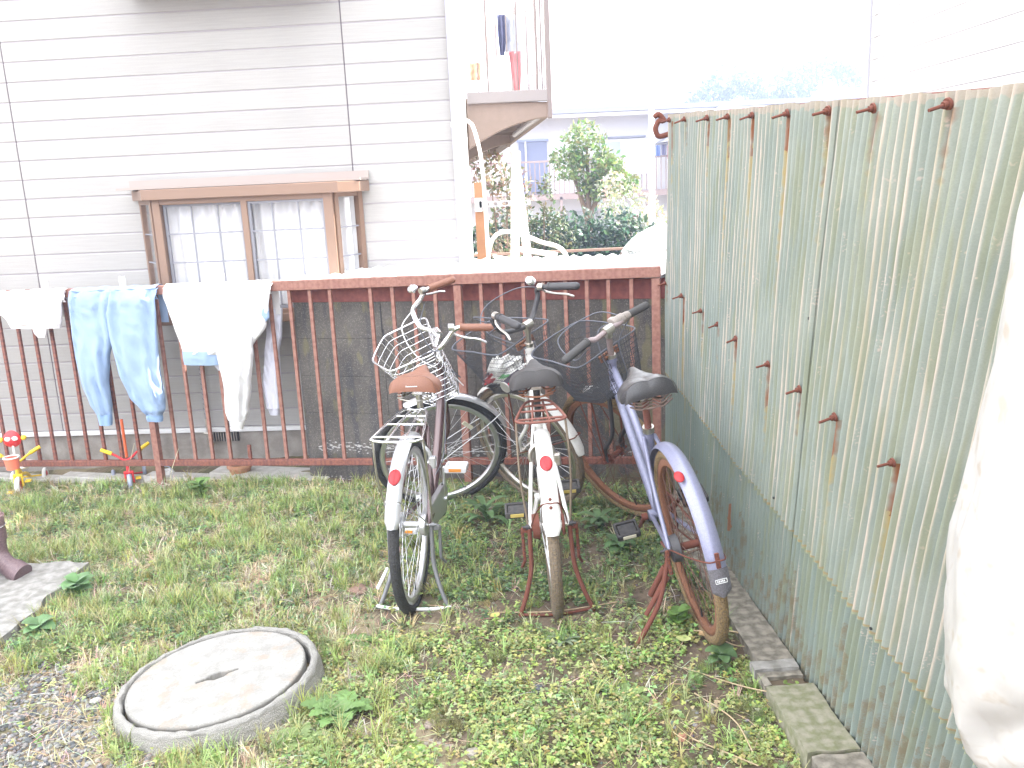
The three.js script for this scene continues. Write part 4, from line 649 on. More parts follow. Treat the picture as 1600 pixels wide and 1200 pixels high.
{
  const G = (x, z) => gy(x, z);
  // hedge of the road side, one mass of glossy leaves
  const hb = []; for (let x = -0.9; x < 2.6; x += 0.3) { const h = 1.0 + 0.95 * (x > 1.75 ? 1 - (x - 1.75) * 0.8 : 1) + 0.1 * n2(x * 2, 3); hb.push([x, h * 0.5 - 0.15, rr(-0.1, 0.1), 0.42, h * 0.56, 0.45]); }
  bush('hedge', 'dense dark green clipped hedge beyond the shed', 'hedge', [0.1, G(0.5, -13), -13], hb.map(b => [b[0] - 0.1, ...b.slice(1)]), 46000, 0.095, [[0.06, 0.13, 0.065], [0.08, 0.165, 0.08], [0.11, 0.20, 0.10], [0.05, 0.105, 0.07]], [cyl([0, 0, 0], [0, 1.2, 0], 0.03), cyl([0.9, 0, 0], [0.9, 1.2, 0], 0.03), cyl([1.7, 0, 0], [1.7, 1.0, 0], 0.03)], true);
  bush('tall_shrub', 'thin pale green upright shrub left of the bright tree', 'shrub', [0.5, G(0.5, -12.4), -12.4], [[0, 1.5, 0, 0.22, 0.5, 0.2], [0.08, 2.0, 0, 0.12, 0.45, 0.12], [-0.15, 1.6, 0, 0.15, 0.4, 0.15], [0.3, 1.6, 0, 0.2, 0.35, 0.2]], 1500, 0.075, [[0.16, 0.19, 0.07], [0.20, 0.21, 0.10], [0.11, 0.16, 0.06]], [cyl([0, 0, 0], [0.05, 2.0, 0], 0.02, 0.008), cyl([0, 0.5, 0], [-0.15, 1.7, 0], 0.012, 0.005)]);
  bush('leafy_tree', 'bright yellow green leafy small tree above the hedge', 'tree', [1.5, G(1.5, -16), -16], [[-0.05, 3.2, 0, 0.4, 0.42, 0.4], [0.3, 2.85, 0, 0.35, 0.3, 0.4], [-0.35, 2.9, 0.1, 0.35, 0.3, 0.3], [0.5, 2.5, 0, 0.45, 0.25, 0.4], [0.1, 2.5, 0, 0.3, 0.3, 0.3]], 5200, 0.105, [[0.22, 0.30, 0.08], [0.14, 0.25, 0.07], [0.30, 0.36, 0.12]], [cyl([0, 0, 0], [0, 2.0, 0], 0.12, 0.09), cyl([0, 1.9, 0], [-0.3, 2.9, 0], 0.06, 0.02), cyl([0, 1.9, 0], [0.35, 2.8, 0], 0.06, 0.02), cyl([0, 1.9, 0], [0.0, 3.2, 0], 0.06, 0.02)]);
  bush('pale_shrub', 'pale flowering shrub behind the white frame', 'shrub', [-0.05, G(0, -11.6), -11.6], [[0, 1.5, 0, 0.35, 0.5, 0.3], [0.2, 2.0, 0, 0.25, 0.4, 0.3], [-0.1, 2.3, 0, 0.25, 0.3, 0.25], [0.1, 1.0, 0, 0.4, 0.5, 0.3]], 2200, 0.08, [[0.30, 0.27, 0.13], [0.42, 0.36, 0.24], [0.15, 0.17, 0.07], [0.36, 0.24, 0.18]], [cyl([0, 0, 0], [0.1, 2.1, 0], 0.025, 0.01), cyl([0, 0.6, 0], [-0.1, 2.2, 0], 0.02, 0.008)]);
  bush('white_shrub', 'whitish flowering shrub right of the bright tree', 'shrub', [2.45, G(2.4, -15.2), -15.2], [[-0.3, 1.9, 0, 0.5, 0.5, 0.4], [0.1, 1.5, 0, 0.5, 0.5, 0.4], [-0.6, 2.2, 0, 0.3, 0.4, 0.3]], 2000, 0.1, [[0.5, 0.5, 0.36], [0.36, 0.4, 0.2], [0.6, 0.58, 0.5]], [cyl([0, 0, 0], [-0.2, 1.9, 0], 0.03, 0.01)]);
  // low railing at the road
  const lf = thing('low_railing', 'low brown railing in front of the hedge', 'railing', [0.6, G(0.6, -10), -10]);
  const y0 = -G(0.6, -10); const tanM = std({ color: lin(0.34, 0.22, 0.17), roughness: 0.7 }); part('top_rail', rbox(2.6, 0.03, 0.03, 0.1, 0.755 + y0, 0, 0.004), tanM, lf); part('bottom_rail', rbox(2.6, 0.03, 0.03, 0.1, 0.1, 0, 0.004), M.rustRed, lf);
  const bg = box(0.014, 0.62 + y0, 0.014, 0, 0.3 + (0.1 + y0) / 2, 0); for (let i = 0; i < 24; i++) { const m = part('bar', bg, tanM, lf); m.position.x = -1.15 + i * 0.108; }
  // white frame of a swing
  const af = thing('swing_frame', 'white A shaped frame standing behind the shed', 'frame', [0.11, G(0.1, -7.5), -7.5]); const fy = -G(0.1, -7.5);
  const wm = std({ color: lin(0.78, 0.76, 0.74), roughness: 0.5 });
  part('leg', cyl([0.0, 1.73 + fy, 0], [-0.09, 0, 0.1], 0.035, 0.035, 12), wm, af); part('leg', cyl([0.0, 1.73 + fy, 0], [0.17, 0, -0.05], 0.035, 0.035, 12), wm, af);
  part('crossbar', cyl([-0.05, 1.0 + fy, 0.0], [0.32, 0.92 + fy, -0.03], 0.025, 0.025, 10), wm, af); part('hinge', rbox(0.09, 0.1, 0.09, 0, 1.74 + fy, 0, 0.02), wm, af);
  const sw = thing('folded_rack', 'white tubular clothes rack leaning beside the white frame', 'rack', [0.28, G(0.3, -8), -8]); const ry = -G(0.3, -8);
  part('tube_frame', tube([[-0.5, 0.3, 0], [-0.4, 1.04 + ry, 0], [0.05, 1.0 + ry, 0], [0.28, 0.8 + ry, 0], [0.28, 0.2, 0]], 0.02, 50, 8), wm, sw); part('tube_brace', cyl([-0.4, 0.9 + ry, 0], [0.28, 0.75 + ry, 0.02], 0.015), wm, sw);
  // post with a pole bracket beside the house corner
  const op = thing('orange_post', 'orange brown post with a grey slotted pole bracket beside the house corner', 'post', [-0.162, G(-0.16, -6), -6]); const oy = -G(-0.16, -6);
  part('post', rbox(0.062, 1.55 + oy, 0.06, 0, (1.55 + oy) / 2, 0, 0.004), noisy([0.34, 0.17, 0.085], [0.29, 0.14, 0.07], 0.8, 30, 0.7), op);
  const bs = new THREE.Shape(); bs.moveTo(0, -0.018); bs.lineTo(0.33, -0.014); bs.lineTo(0.33, 0.02); bs.lineTo(0, 0.022); bs.closePath(); for (let i = 0; i < 5; i++) { const h = new THREE.Path(); h.absellipse(0.045 + i * 0.062, 0.002, i % 2 ? 0.013 : 0.022, 0.012, 0, Math.PI * 2); bs.holes.push(h); }
  part('bracket', new THREE.ExtrudeGeometry(bs, { depth: 0.02, bevelEnabled: false }).translate(0.0, 1.405 + oy, 0.03), std({ color: lin(0.42, 0.42, 0.43), roughness: 0.4, metalness: 0.4 }), op);
  part('bracket_clamp', rbox(0.05, 0.09, 0.02, -0.005, 1.405 + oy, 0.04, 0.004), std({ color: lin(0.5, 0.5, 0.52), roughness: 0.4, metalness: 0.4 }), op);
  // parked car, mostly hidden by the corrugated wall
  const car = thing('parked_car', 'silver white car parked beyond the corrugated wall', 'car', [2.87, G(1.5, -9), -9.3], 0.1); const cp = phy({ color: lin(0.16, 0.165, 0.17), roughness: 0.25, metalness: 0.3, clearcoat: 1 });
  const carS = new THREE.Shape(); carS.moveTo(-1.75, 0.3); carS.lineTo(-1.8, 0.75); carS.quadraticCurveTo(-1.78, 0.95, -1.6, 1.0); carS.quadraticCurveTo(-1.45, 1.42, -1.05, 1.47); carS.lineTo(0.35, 1.47); carS.quadraticCurveTo(0.75, 1.4, 1.05, 0.98); carS.quadraticCurveTo(1.7, 0.9, 1.75, 0.7); carS.lineTo(1.75, 0.3); carS.closePath();
  part('body', new THREE.ExtrudeGeometry(carS, { depth: 1.4, bevelEnabled: true, bevelSize: 0.05, bevelThickness: 0.06, bevelSegments: 3 }).translate(0, -0.1, -0.7), cp, car);
  const wsS = new THREE.Shape(); wsS.moveTo(-1.52, 0.98); wsS.quadraticCurveTo(-1.4, 1.36, -1.06, 1.39); wsS.lineTo(0.3, 1.39); wsS.quadraticCurveTo(0.65, 1.33, 0.9, 0.98); wsS.closePath();
  part('side_window', new THREE.ExtrudeGeometry(wsS, { depth: 0.01, bevelEnabled: false }).translate(0, -0.1, 0.765), phy({ color: lin(0.12, 0.15, 0.12), roughness: 0.05, clearcoat: 1 }), car);
  for (const x of [-1.1, 1.1]) for (const z of [-0.62, 0.68]) part('wheel', merge([new THREE.TorusGeometry(0.24, 0.07, 10, 26).translate(x, 0.3, z), new THREE.CylinderGeometry(0.2, 0.2, 0.1, 20).rotateX(Math.PI / 2).translate(x, 0.3, z)]), M.black, car);
  part('window_trim', tube([[-1.52, 0.9, 0.78], [-1.36, 1.22, 0.78], [-1.05, 1.3, 0.78], [-0.5, 1.3, 0.78]], 0.02, 30, 6), M.black, car);
  // slender white pole
  solo('white_pole', merge([cyl([2.29, G(2.3, -14), -14], [2.31, 2.56, -14], 0.048, 0.044, 12), sph(2.31, 2.56, -14, 0.046)]), std({ color: lin(0.8, 0.8, 0.82), roughness: 0.5 }), 'slender white pole in front of the far apartment house', 'pole');
}
// apartment house across the road
{
  const a = thing('apartment_house', 'pale two storey apartment house with railed balconies in the distance', 'building', [3.2, -1.6, -28]);
  const P = (n, x0, x1, y0, y1, z0, z1, m) => part(n, box(x1 - x0, y1 - y0, z1 - z0, (x0 + x1) / 2 - 3.2, (y0 + y1) / 2 + 1.6, (z0 + z1) / 2 + 28), m, a);
  const wall = std({ color: lin(0.78, 0.77, 0.79), roughness: 0.8 }), slab = std({ color: lin(0.30, 0.22, 0.20), roughness: 0.7 }), blueM = std({ color: lin(0.20, 0.225, 0.35), roughness: 0.6 }), roofM = std({ color: lin(0.26, 0.27, 0.34), roughness: 0.6 });
  P('wall', -2.5, 11, -1.6, 3.45, -36, -29.2, wall); P('roof', -3, 11.5, 3.47, 3.62, -36.5, -27.9, roofM); P('eave', -3, 11.5, 3.36, 3.46, -28.2, -28.0, wall);
  P('balcony_floor', -2.5, 11, 0.92, 1.09, -29.2, -28, slab); P('balcony_rail', -2.5, 11, 2.06, 2.12, -28.06, -28, slab);
  const bal = box(0.03, 0.97, 0.03, 0, 0, 0); for (let i = 0; i < 60; i++) { const m = part('baluster', bal, slab, a); m.position.set(-2.3 + i * 0.15 - 3.2, 1.575 + 1.6, -28.03 + 28); }
  P('blue_curtain', 0.55, 1.45, 1.1, 2.72, -29.15, -29.05, blueM); P('curtain_track', 0.5, 1.5, 2.74, 2.8, -29.18, -29.0, std({ color: lin(0.3, 0.35, 0.6), roughness: 0.5 })); P('curtain_pole', 0.74, 0.79, 1.1, 2.75, -29.0, -28.95, wall);
  for (const [x, l] of [[2.35, 0.7], [3.1, 0.5]]) P('rain_pipe', x, x + 0.05, 2.85 - l, 2.85, -29.2, -29.12, roofM);
  const w = sub('window', a); part('window_frame', box(1.35, 1.0, 0.06, 3.95 - 3.2, 2.2 + 1.6, -29.16 + 28), wall, w); part('pane', box(0.5, 0.85, 0.02, 3.55 - 3.2, 2.2 + 1.6, -29.11 + 28), std({ color: lin(0.45, 0.5, 0.56), roughness: 0.1 }), w); part('pane', box(0.6, 0.85, 0.02, 4.2 - 3.2, 2.2 + 1.6, -29.11 + 28), std({ color: lin(0.6, 0.62, 0.66), roughness: 0.1 }), w); P('window_head', 3.2, 4.6, 2.72, 2.78, -29.2, -29.05, roofM);
  P('ground_window', 1.8, 3.6, -0.9, 0.5, -29.2, -29.1, std({ color: lin(0.4, 0.4, 0.42), roughness: 0.2 })); P('post', 1.75, 1.83, -1.6, 1.0, -28.1, -28.0, slab); P('post', 6.3, 6.38, -1.6, 1.0, -28.1, -28.0, slab);
  const hang = (n, label, x0, x1, y0, y1, c) => { const g = surf((u, v) => [lerp(x0, x1, u), lerp(y0, y1, v), -27.93 + 0.03 * Math.sin(u * 9)], 10, 4); solo(n, g, std({ color: lin(...c), roughness: 0.9, side: THREE.DoubleSide }), label, 'laundry'); };
  hang('far_bedding', 'white bedding aired over the far apartment balcony rail', 3.75, 4.5, 1.6, 2.1, [0.75, 0.74, 0.74]);
  hang('far_towel', 'blue towel on the far apartment balcony', 4.72, 4.86, 2.1, 2.42, [0.10, 0.16, 0.42]); hang('far_cloth', 'dark navy cloth beside the blue towel on the far balcony', 4.9, 5.03, 2.12, 2.44, [0.12, 0.11, 0.22]); hang('far_shirt', 'crimson shirt at the right end of the far balcony', 5.08, 5.2, 2.0, 2.4, [0.5, 0.12, 0.2]);
  // dark furniture on the balcony
  solo('balcony_cabinet', merge([rbox(0.6, 0.55, 0.3, 2.95, 1.72, -28.5, 0.02), rbox(0.3, 0.25, 0.25, 2.7, 2.1, -28.5, 0.05), sph(3.05, 2.15, -28.5, 0.16, 1, 0.8, 1)]), std({ color: lin(0.33, 0.28, 0.29), roughness: 0.8 }), 'greyish clutter stacked on the far apartment balcony', 'clutter');
}
// wooded hill on the horizon
{
  const hx = 22, hz = -90, g = surf((u, v) => { const x = lerp(-60, 90, u), z = lerp(-60, -200, v); const b = sstep(0, 0.25, v); return [x, -3 + b * (10.8 * Math.exp(-((x - 30) ** 2) / 900) + 1.2 * n2(x / 9, z / 12) + 2 * v), z]; }, 60, 24);
  struct('hill', g, std({ color: lin(0.10, 0.14, 0.09), roughness: 1 }));
  const cols = [[0.055, 0.09, 0.06], [0.075, 0.11, 0.065], [0.045, 0.075, 0.06]];
  const spots = [[18.6, 8.2, -80, 1.7], [20.6, 9.4, -84, 2.0], [22.9, 9.2, -86, 1.8], [24.4, 8.0, -84, 1.7], [17.0, 7.0, -78, 1.5], [29, 9.9, -90, 2.0], [32.2, 11.2, -92, 2.2], [35.5, 10.4, -92, 2.1], [26.8, 8.2, -84, 1.7]];
  const nm = ['leftmost', 'tall rounded', 'spreading', 'right hand', 'low far left', 'first', 'tallest', 'last', 'small middle'];
  spots.forEach(([x, y, z, r], i) => bush('hill_tree', i < 5 && i !== 4 || i === 4 ? `${nm[i]} bluish tree of the hazy clump on the hill` : `${nm[i]} faint tree on the hill crest left of the white building`, 'tree', [x, y - r - 1.2, z], [[0, r + 1.2, 0, r, r * 0.75, r], [r * 0.6, r + 0.8, 0, r * 0.6, r * 0.5, r * 0.6], [-r * 0.6, r + 0.9, 0, r * 0.6, r * 0.5, r * 0.6]], 900, 0.55, cols, [cyl([0, -2, 0], [0, r + 1, 0], 0.2, 0.1)]));
  const rp = thing('pitched_roof', 'grey roof end beyond the corrugated wall', 'roof', [6.1, 2.5, -30]); part('roof_slope', new THREE.ExtrudeGeometry((() => { const s = new THREE.Shape(); s.moveTo(-1.2, 0); s.lineTo(0.6, 1.0); s.lineTo(2, 0.2); s.lineTo(2, 0); s.closePath(); return s; })(), { depth: 3, bevelEnabled: false }), std({ color: lin(0.4, 0.4, 0.45), roughness: 0.7 }), rp); part('house_wall', box(2.6, 4.6, 2.6, 0.5, -2.35, 1.5), M.whiteTrim, rp);
  for (const [a, b, nme] of [[5.75, 6.1, 'upper'], [5.15, 5.4, 'lower']]) solo('power_line', tube([[10, a, -60], [17, a - 0.4, -58], [26, b, -56]], 0.02, 30, 4), std({ color: lin(0.3, 0.3, 0.32), roughness: 0.6 }), `${nme} power line crossing in front of the hill`, 'wire');
}
scene.fog = new THREE.FogExp2(0xccdaff, 0.0055);
// ---------- bicycles ----------
// bicycle frame of reference: x forward, y up, z to the right, origin where the rear tyre meets the ground
function makeBike(c) {
  const R = 0.33, L = c.L, ha = 68 * Math.PI / 180, ax = V(-Math.cos(ha), Math.sin(ha), 0), rake = 0.055;
  const A0 = V(L - Math.sin(ha) * rake, R - Math.cos(ha) * rake, 0), hp = y => [A0.x + ax.x * (y - A0.y) / ax.y, y, 0];
  const fwd = V(Math.sin(c.head), 0, -Math.cos(c.head)), r0 = V(Math.cos(c.head), 0, Math.sin(c.head)), u0 = V(0, 1, 0);
  const up = u0.clone().multiplyScalar(Math.cos(c.lean)).addScaledVector(r0, Math.sin(c.lean)), right = r0.clone().multiplyScalar(Math.cos(c.lean)).addScaledVector(u0, -Math.sin(c.lean));
  const t = thing('bicycle', c.label, 'bicycle', [c.x, c.y0, c.z]);
  t.quaternion.setFromRotationMatrix(new THREE.Matrix4().makeBasis(fwd, up, right));
  const S = new THREE.Matrix4().makeTranslation(A0.x, A0.y, A0.z).multiply(new THREE.Matrix4().makeRotationAxis(ax, c.steer)).multiply(new THREE.Matrix4().makeTranslation(-A0.x, -A0.y, -A0.z));
  const SB = new THREE.Matrix4().makeTranslation(A0.x, A0.y, A0.z).multiply(new THREE.Matrix4().makeRotationAxis(ax, c.barSteer || c.steer)).multiply(new THREE.Matrix4().makeTranslation(-A0.x, -A0.y, -A0.z));
  const fb = g => g.applyMatrix4(SB);
  const fr = g => g.applyMatrix4(S);                    // for everything that turns with the handlebar
  const P = (n, g, m, lb) => part(n, g, m, t, lb);
  const BB = [c.bbx, 0.275, 0], C = c.mats;
  // wheels
  const wheel = (name, cx, front, tyreM, rimM, spokeM) => {
    const g = sub(name, t); const T = q => { q.translate(cx, R, 0); return front ? fr(q) : q; };
    part('tyre', T(new THREE.TorusGeometry(R - 0.019, 0.0195, 12, 72)), tyreM, g);
    const rp = [[-0.011, 0.272], [-0.0125, 0.285], [-0.012, 0.299], [0.012, 0.299], [0.0125, 0.285], [0.011, 0.272], [0.0, 0.268], [-0.011, 0.272]];
    part('rim', T(new THREE.LatheGeometry(rp.map(p => new THREE.Vector2(p[1], p[0])), 72).rotateX(Math.PI / 2)), rimM, g);
    const hw = 0.032; part('hub', T(merge([cyl([0, 0, -0.05], [0, 0, 0.05], 0.013, 0.013, 12), cyl([0, 0, -hw - 0.003], [0, 0, -hw], 0.026, 0.026, 16), cyl([0, 0, hw], [0, 0, hw + 0.003], 0.026, 0.026, 16), cyl([0, 0, -0.075], [0, 0, 0.075], 0.005, 0.005, 8), cyl([0, 0, -0.072], [0, 0, -0.06], 0.009, 0.009, 6), cyl([0, 0, 0.06], [0, 0, 0.072], 0.009, 0.009, 6)])), C.hub, g);
    for (let i = 0; i < 32; i++) {
      const side = i % 2 ? 1 : -1, a = i / 32 * Math.PI * 2, b = a + ((i >> 1) % 2 ? 1 : -1) * 1.15;
      part('spoke', T(cyl([0.024 * Math.cos(b), 0.024 * Math.sin(b), side * hw], [0.271 * Math.cos(a), 0.271 * Math.sin(a), side * 0.003], 0.00125, 0.00125, 4, true)), spokeM, g);
    }
    if (c.wheelReflector) part('wheel_reflector', T(rbox(0.06, 0.022, 0.008, 0, 0.2, 0, 0.003).rotateZ(front ? 1.2 : c.wheelReflector)), M.paleLens, g);
    part('valve', T(cyl([0, -0.27, 0], [0, -0.235, 0], 0.003, 0.0025, 6)), M.black, g);
    return g;
  };
  wheel('rear_wheel', 0, false, C.tyreR, C.rim, C.spoke); wheel('front_wheel', L, true, C.tyreF, C.rimF || C.rim, C.spoke);
  // mudguards
  const fender = (cx, a0, a1, w, dep, front) => { const g = surf((u, v) => { const a = lerp(a0, a1, v), q = (u - 0.5) * 2, e = Math.min(1, Math.min(v, 1 - v) * 22 + 0.35), rad = 0.352 - dep * q * q - (Math.abs(q) > 0.93 ? 0.002 : 0), ww = w / 2 * q * (0.5 + 0.5 * e); return [cx + rad * Math.cos(a), R + rad * Math.sin(a), ww]; }, 14, 64, 1, 4);
    const g2 = surf((u, v) => { const a = lerp(a0, a1, v), q = (u - 0.5) * 2, e = Math.min(1, Math.min(v, 1 - v) * 22 + 0.35), rad = 0.350 - dep * q * q, ww = (w / 2 - 0.0015) * q * (0.5 + 0.5 * e); return [cx + rad * Math.cos(a), R + rad * Math.sin(a), ww]; }, 14, 64, 1, 4); const m = merge([g, g2]); return front ? fr(m) : m; };
  const D = Math.PI / 180;
  P('rear_mudguard', fender(0, 20 * D, (180 + c.fEnd) * D, c.fw, 0.014), C.fender);
  P('front_mudguard', fender(L, c.ff0 * D, c.ff1 * D, c.fw * 0.95, 0.013, true), C.ffender || C.fender);
  const stay = (cx, ang, front) => { const e = ang * D, x = cx + 0.355 * Math.cos(e), y = R + 0.355 * Math.sin(e); const g = merge([tube([[cx, R, 0.066], [lerp(cx, x, 0.6), lerp(R, y, 0.6), 0.05], [x, y, 0.026], [x + 0.004 * Math.cos(e), y + 0.004 * Math.sin(e), 0], [x, y, -0.026], [lerp(cx, x, 0.6), lerp(R, y, 0.6), -0.05], [cx, R, -0.066]], 0.0026, 60, 6)]); return front ? fr(g) : g; };
  P('mudguard_stay', stay(0, 180 + c.fEnd - c.stayUp), C.stay); P('mudguard_stay', stay(L, c.ff1 - 16, true), C.stay);
  if (c.stayRivets) { const e = (180 + c.fEnd - c.stayUp) * D; for (const d of [-0.045, 0.035]) { const a = e + d; P('rivet', sph(0.353 * Math.cos(a), R + 0.353 * Math.sin(a), 0, 0.006, 1, 1, 1, 8, 6), M.rust); } }
  if (c.stayPlate) { const e = (180 + c.fEnd - c.stayUp) * D; P('stay_plate', rbox(0.006, 0.05, 0.014, 0.357 * Math.cos(e), R + 0.357 * Math.sin(e), 0.002, 0.002), M.rust); }
  if (c.flap) P('mud_flap', surf((u, v) => { const a = lerp((180 + c.fEnd - 13) * D, (180 + c.fEnd + 1.5) * D, v), q = (u - 0.5) * 2, e = v > 0.85 ? 1 - 0.5 * (v - 0.85) / 0.15 : 1, rad = 0.3542 - 0.0142 * q * q; return [rad * Math.cos(a), R + rad * Math.sin(a), (c.fw / 2 + 0.0012) * q * e]; }, 14, 16), noisy([0.15, 0.145, 0.17], [0.1, 0.09, 0.09], 1, 30, 0.5));
  { // tail reflector
    const e = c.refl * D, rs = c.reflS || 1, g = merge([sph(0, 0, 0, 0.026 * rs, 0.28, 1.25, 0.85, 20, 14)]); g.rotateZ(e - Math.PI).translate(0.357 * Math.cos(e), R + 0.357 * Math.sin(e), c.reflZ || 0); P('tail_reflector', g, M.redLens);
    if (rs === 1) P('reflector_ridge', merge([box(0.003, 0.05, 0.002).rotateZ(e - Math.PI).translate(0.3645 * Math.cos(e), R + 0.3645 * Math.sin(e), c.reflZ || 0)]), M.redLens);
  }
  // frame
  const htB = hp(c.hty - 0.125), htT = hp(c.hty), st = c.seatTop, cl = hp(c.hy);
  P('head_tube', merge([cyl(htB, htT, 0.019, 0.019, 16), cyl(hp(c.hty), hp(c.hty + 0.016), 0.023, 0.021, 16), cyl(hp(c.hty - 0.138), hp(c.hty - 0.125), 0.022, 0.022, 16)]), C.frame);
  P('headset_ring', merge([cyl(hp(c.hty + 0.012), hp(c.hty + 0.03), 0.021, 0.019, 16)]), C.brass || C.metal);
  if (c.curvedTube) P('down_tube', tube([hp(c.hty - 0.07), [lerp(htT[0], BB[0], 0.3), c.hty - 0.26, 0], [lerp(htT[0], BB[0], 0.62), 0.40, 0], [BB[0] + 0.03, BB[1] + 0.02, 0]], 0.0205, 50, 16), C.frame);
  else { P('down_tube', tube([hp(c.hty - 0.1), [lerp(htB[0], BB[0], 0.5), lerp(c.hty - 0.1, BB[1], 0.52), 0], BB], 0.019, 40, 14), C.frame); P('upper_tube', tube([hp(c.hty - 0.03), [lerp(htT[0], st[0], 0.42), lerp(c.hty, st[1], 0.4) - 0.16, 0], [lerp(BB[0], st[0], 0.35), lerp(BB[1], st[1], 0.35), 0]], 0.0155, 40, 14), C.frame); }
  P('seat_tube', cyl(BB, [lerp(BB[0], st[0], 0.72), lerp(BB[1], st[1], 0.72), 0], 0.017, 0.017, 14), C.frame);
  P('bottom_bracket', cyl([BB[0], BB[1], -0.038], [BB[0], BB[1], 0.038], 0.022, 0.022, 16), C.frame);
  const sc = [lerp(BB[0], st[0], 0.66), lerp(BB[1], st[1], 0.66), 0];
  for (const k of [-1, 1]) {
    P('seat_stay', tube([[sc[0], sc[1], k * 0.02], [sc[0] * 0.55, lerp(R, sc[1], 0.55), k * 0.046], [0.012, R + 0.03, k * 0.066], [0, R, k * 0.066]], 0.0078, 30, 10), C.frame);
    P('chain_stay', tube([[BB[0], BB[1], k * 0.03], [BB[0] * 0.6, lerp(R, BB[1], 0.6), k * 0.042], [0, R, k * 0.066]], 0.0088, 24, 10), C.frame);
  }
  const post0 = [lerp(BB[0], st[0], 0.7), lerp(BB[1], st[1], 0.7), 0], post1 = st; P('seat_post', cyl(post0, post1, 0.0132, 0.0132, 14), C.post); P('seat_clamp', cyl([lerp(BB[0], st[0], 0.7), lerp(BB[1], st[1], 0.7), 0], [lerp(BB[0], st[0], 0.74), lerp(BB[1], st[1], 0.74), 0], 0.021, 0.021, 12), C.metal);
  // saddle, tail at c.sx, rising slightly to the nose
  const sad = sub('saddle', t), sl = 0.265, prof = [[0, 0.086, 0.012], [0.03, 0.1, 0.002], [0.08, 0.1, 0], [0.13, 0.077, 0.002], [0.17, 0.046, 0.005], [0.215, 0.028, 0.008], [0.25, 0.022, 0.008], [0.265, 0.012, 0.0]];
  const sat = v => { const x = v * sl; let i = 0; while (i < prof.length - 2 && prof[i + 1][0] < x) i++; const q = clamp((x - prof[i][0]) / (prof[i + 1][0] - prof[i][0])), k = q * q * (3 - 2 * q); return [lerp(prof[i][1], prof[i + 1][1], k), lerp(prof[i][2], prof[i + 1][2], k)]; };
  const skirt = v => lerp(0.05, 0.028, v);
  const shell = (u, v, inset) => { const [w, h] = sat(v), a = (u - 0.5) * 2, sgn = Math.sign(a), m = Math.abs(a), sk = skirt(v); let z, y; if (m < 0.62) { const q = m / 0.62; z = w * (1 - 0.07 * q * q) * q; y = h - 0.022 * q * q * q + (v < 0.4 ? 0.006 * Math.sin(q * 3) : 0); } else { const q = (m - 0.62) / 0.38; z = w * (0.93 + 0.07 * Math.sin(q * 2.2)) - 0.01 * q * q * 0; y = h - 0.022 - (sk - 0.012) * q; } return [c.sx + v * sl - 0.0 * m, c.sh + y - inset, sgn * (z - inset * 0.5)]; };
  const tail = (inset) => surf((u, v) => { const p = shell(u, 0, inset), q = shell(0.5, 0, inset); const bul = Math.sin(v * Math.PI / 2); return [p[0] - 0.016 * (1 - Math.abs(p[2] / 0.1) ** 2) * bul + 0.02 * bul * 0, lerp(p[1], c.sh - 0.0 - 0.045, 0) , p[2]]; }, 40, 1);
  part('cover', merge([surf((u, v) => shell(u, v, 0), 40, 30, 1, 1),
    // rear skirt
    surf((u, v) => { const a = lerp(-1, 1, u), w = 0.093, e = Math.sqrt(Math.max(0, 1 - a * a)); const top = shell(0.5 + a * 0.5 * 0.62, 0, 0); return [c.sx - 0.018 * e * Math.sin(v * 1.57 + 0.2) , lerp(top[1], c.sh - 0.056 + 0.014 * e, v), lerp(top[2], w * a * 1.0, v)]; }, 40, 10)]), C.saddle, sad);
  part('underside', surf((u, v) => { const [w] = sat(v); return [c.sx + v * sl, c.sh - lerp(0.026, 0.03, v), lerp(-w, w, u) * 0.95]; }, 8, 20), M.black, sad);
  const coil = (x, z, r, h, n) => tube(Array.from({ length: n * 8 + 1 }, (_, i) => { const a = i / 8 * Math.PI * 2; return [x + r * Math.cos(a), c.sh - 0.03 - h * i / (n * 8), z + r * Math.sin(a)]; }), 0.0026, n * 26, 6);
  if (c.wavySpring) part('spring_wire', merge([0, 0.012, 0.024].map(d => tube([[c.sx + 0.005, c.sh - 0.042 - d, -0.075], [c.sx, c.sh - 0.058 - d, -0.04], [c.sx + 0.01, c.sh - 0.05 - d, 0], [c.sx, c.sh - 0.062 - d, 0.03], [c.sx + 0.005, c.sh - 0.045 - d, 0.07]], 0.003, 40, 6))), C.spring, sad);
  else for (const k of [-1, 1]) part('coil_spring', coil(c.sx + 0.03, k * 0.052, 0.015, 0.05, 4), C.spring, sad);
  part('rails', merge([tube([[c.sx + 0.03, c.sh - 0.07, -0.05], [c.sx + 0.1, c.sh - 0.068, -0.02], [c.sx + 0.24, c.sh - 0.03, -0.008]], 0.0035), tube([[c.sx + 0.03, c.sh - 0.07, 0.05], [c.sx + 0.1, c.sh - 0.068, 0.02], [c.sx + 0.24, c.sh - 0.03, 0.008]], 0.0035), tube([[c.sx + 0.025, c.sh - 0.082, -0.055], [c.sx + 0.0, c.sh - 0.084, 0], [c.sx + 0.025, c.sh - 0.082, 0.055]], 0.004)]), C.spring, sad);
  part('saddle_clamp', merge([rbox(0.035, 0.03, 0.045, st[0], st[1] - 0.01, 0, 0.006), cyl([st[0], st[1] - 0.005, -0.03], [st[0], st[1] - 0.005, 0.03], 0.006)]), C.metal, sad);
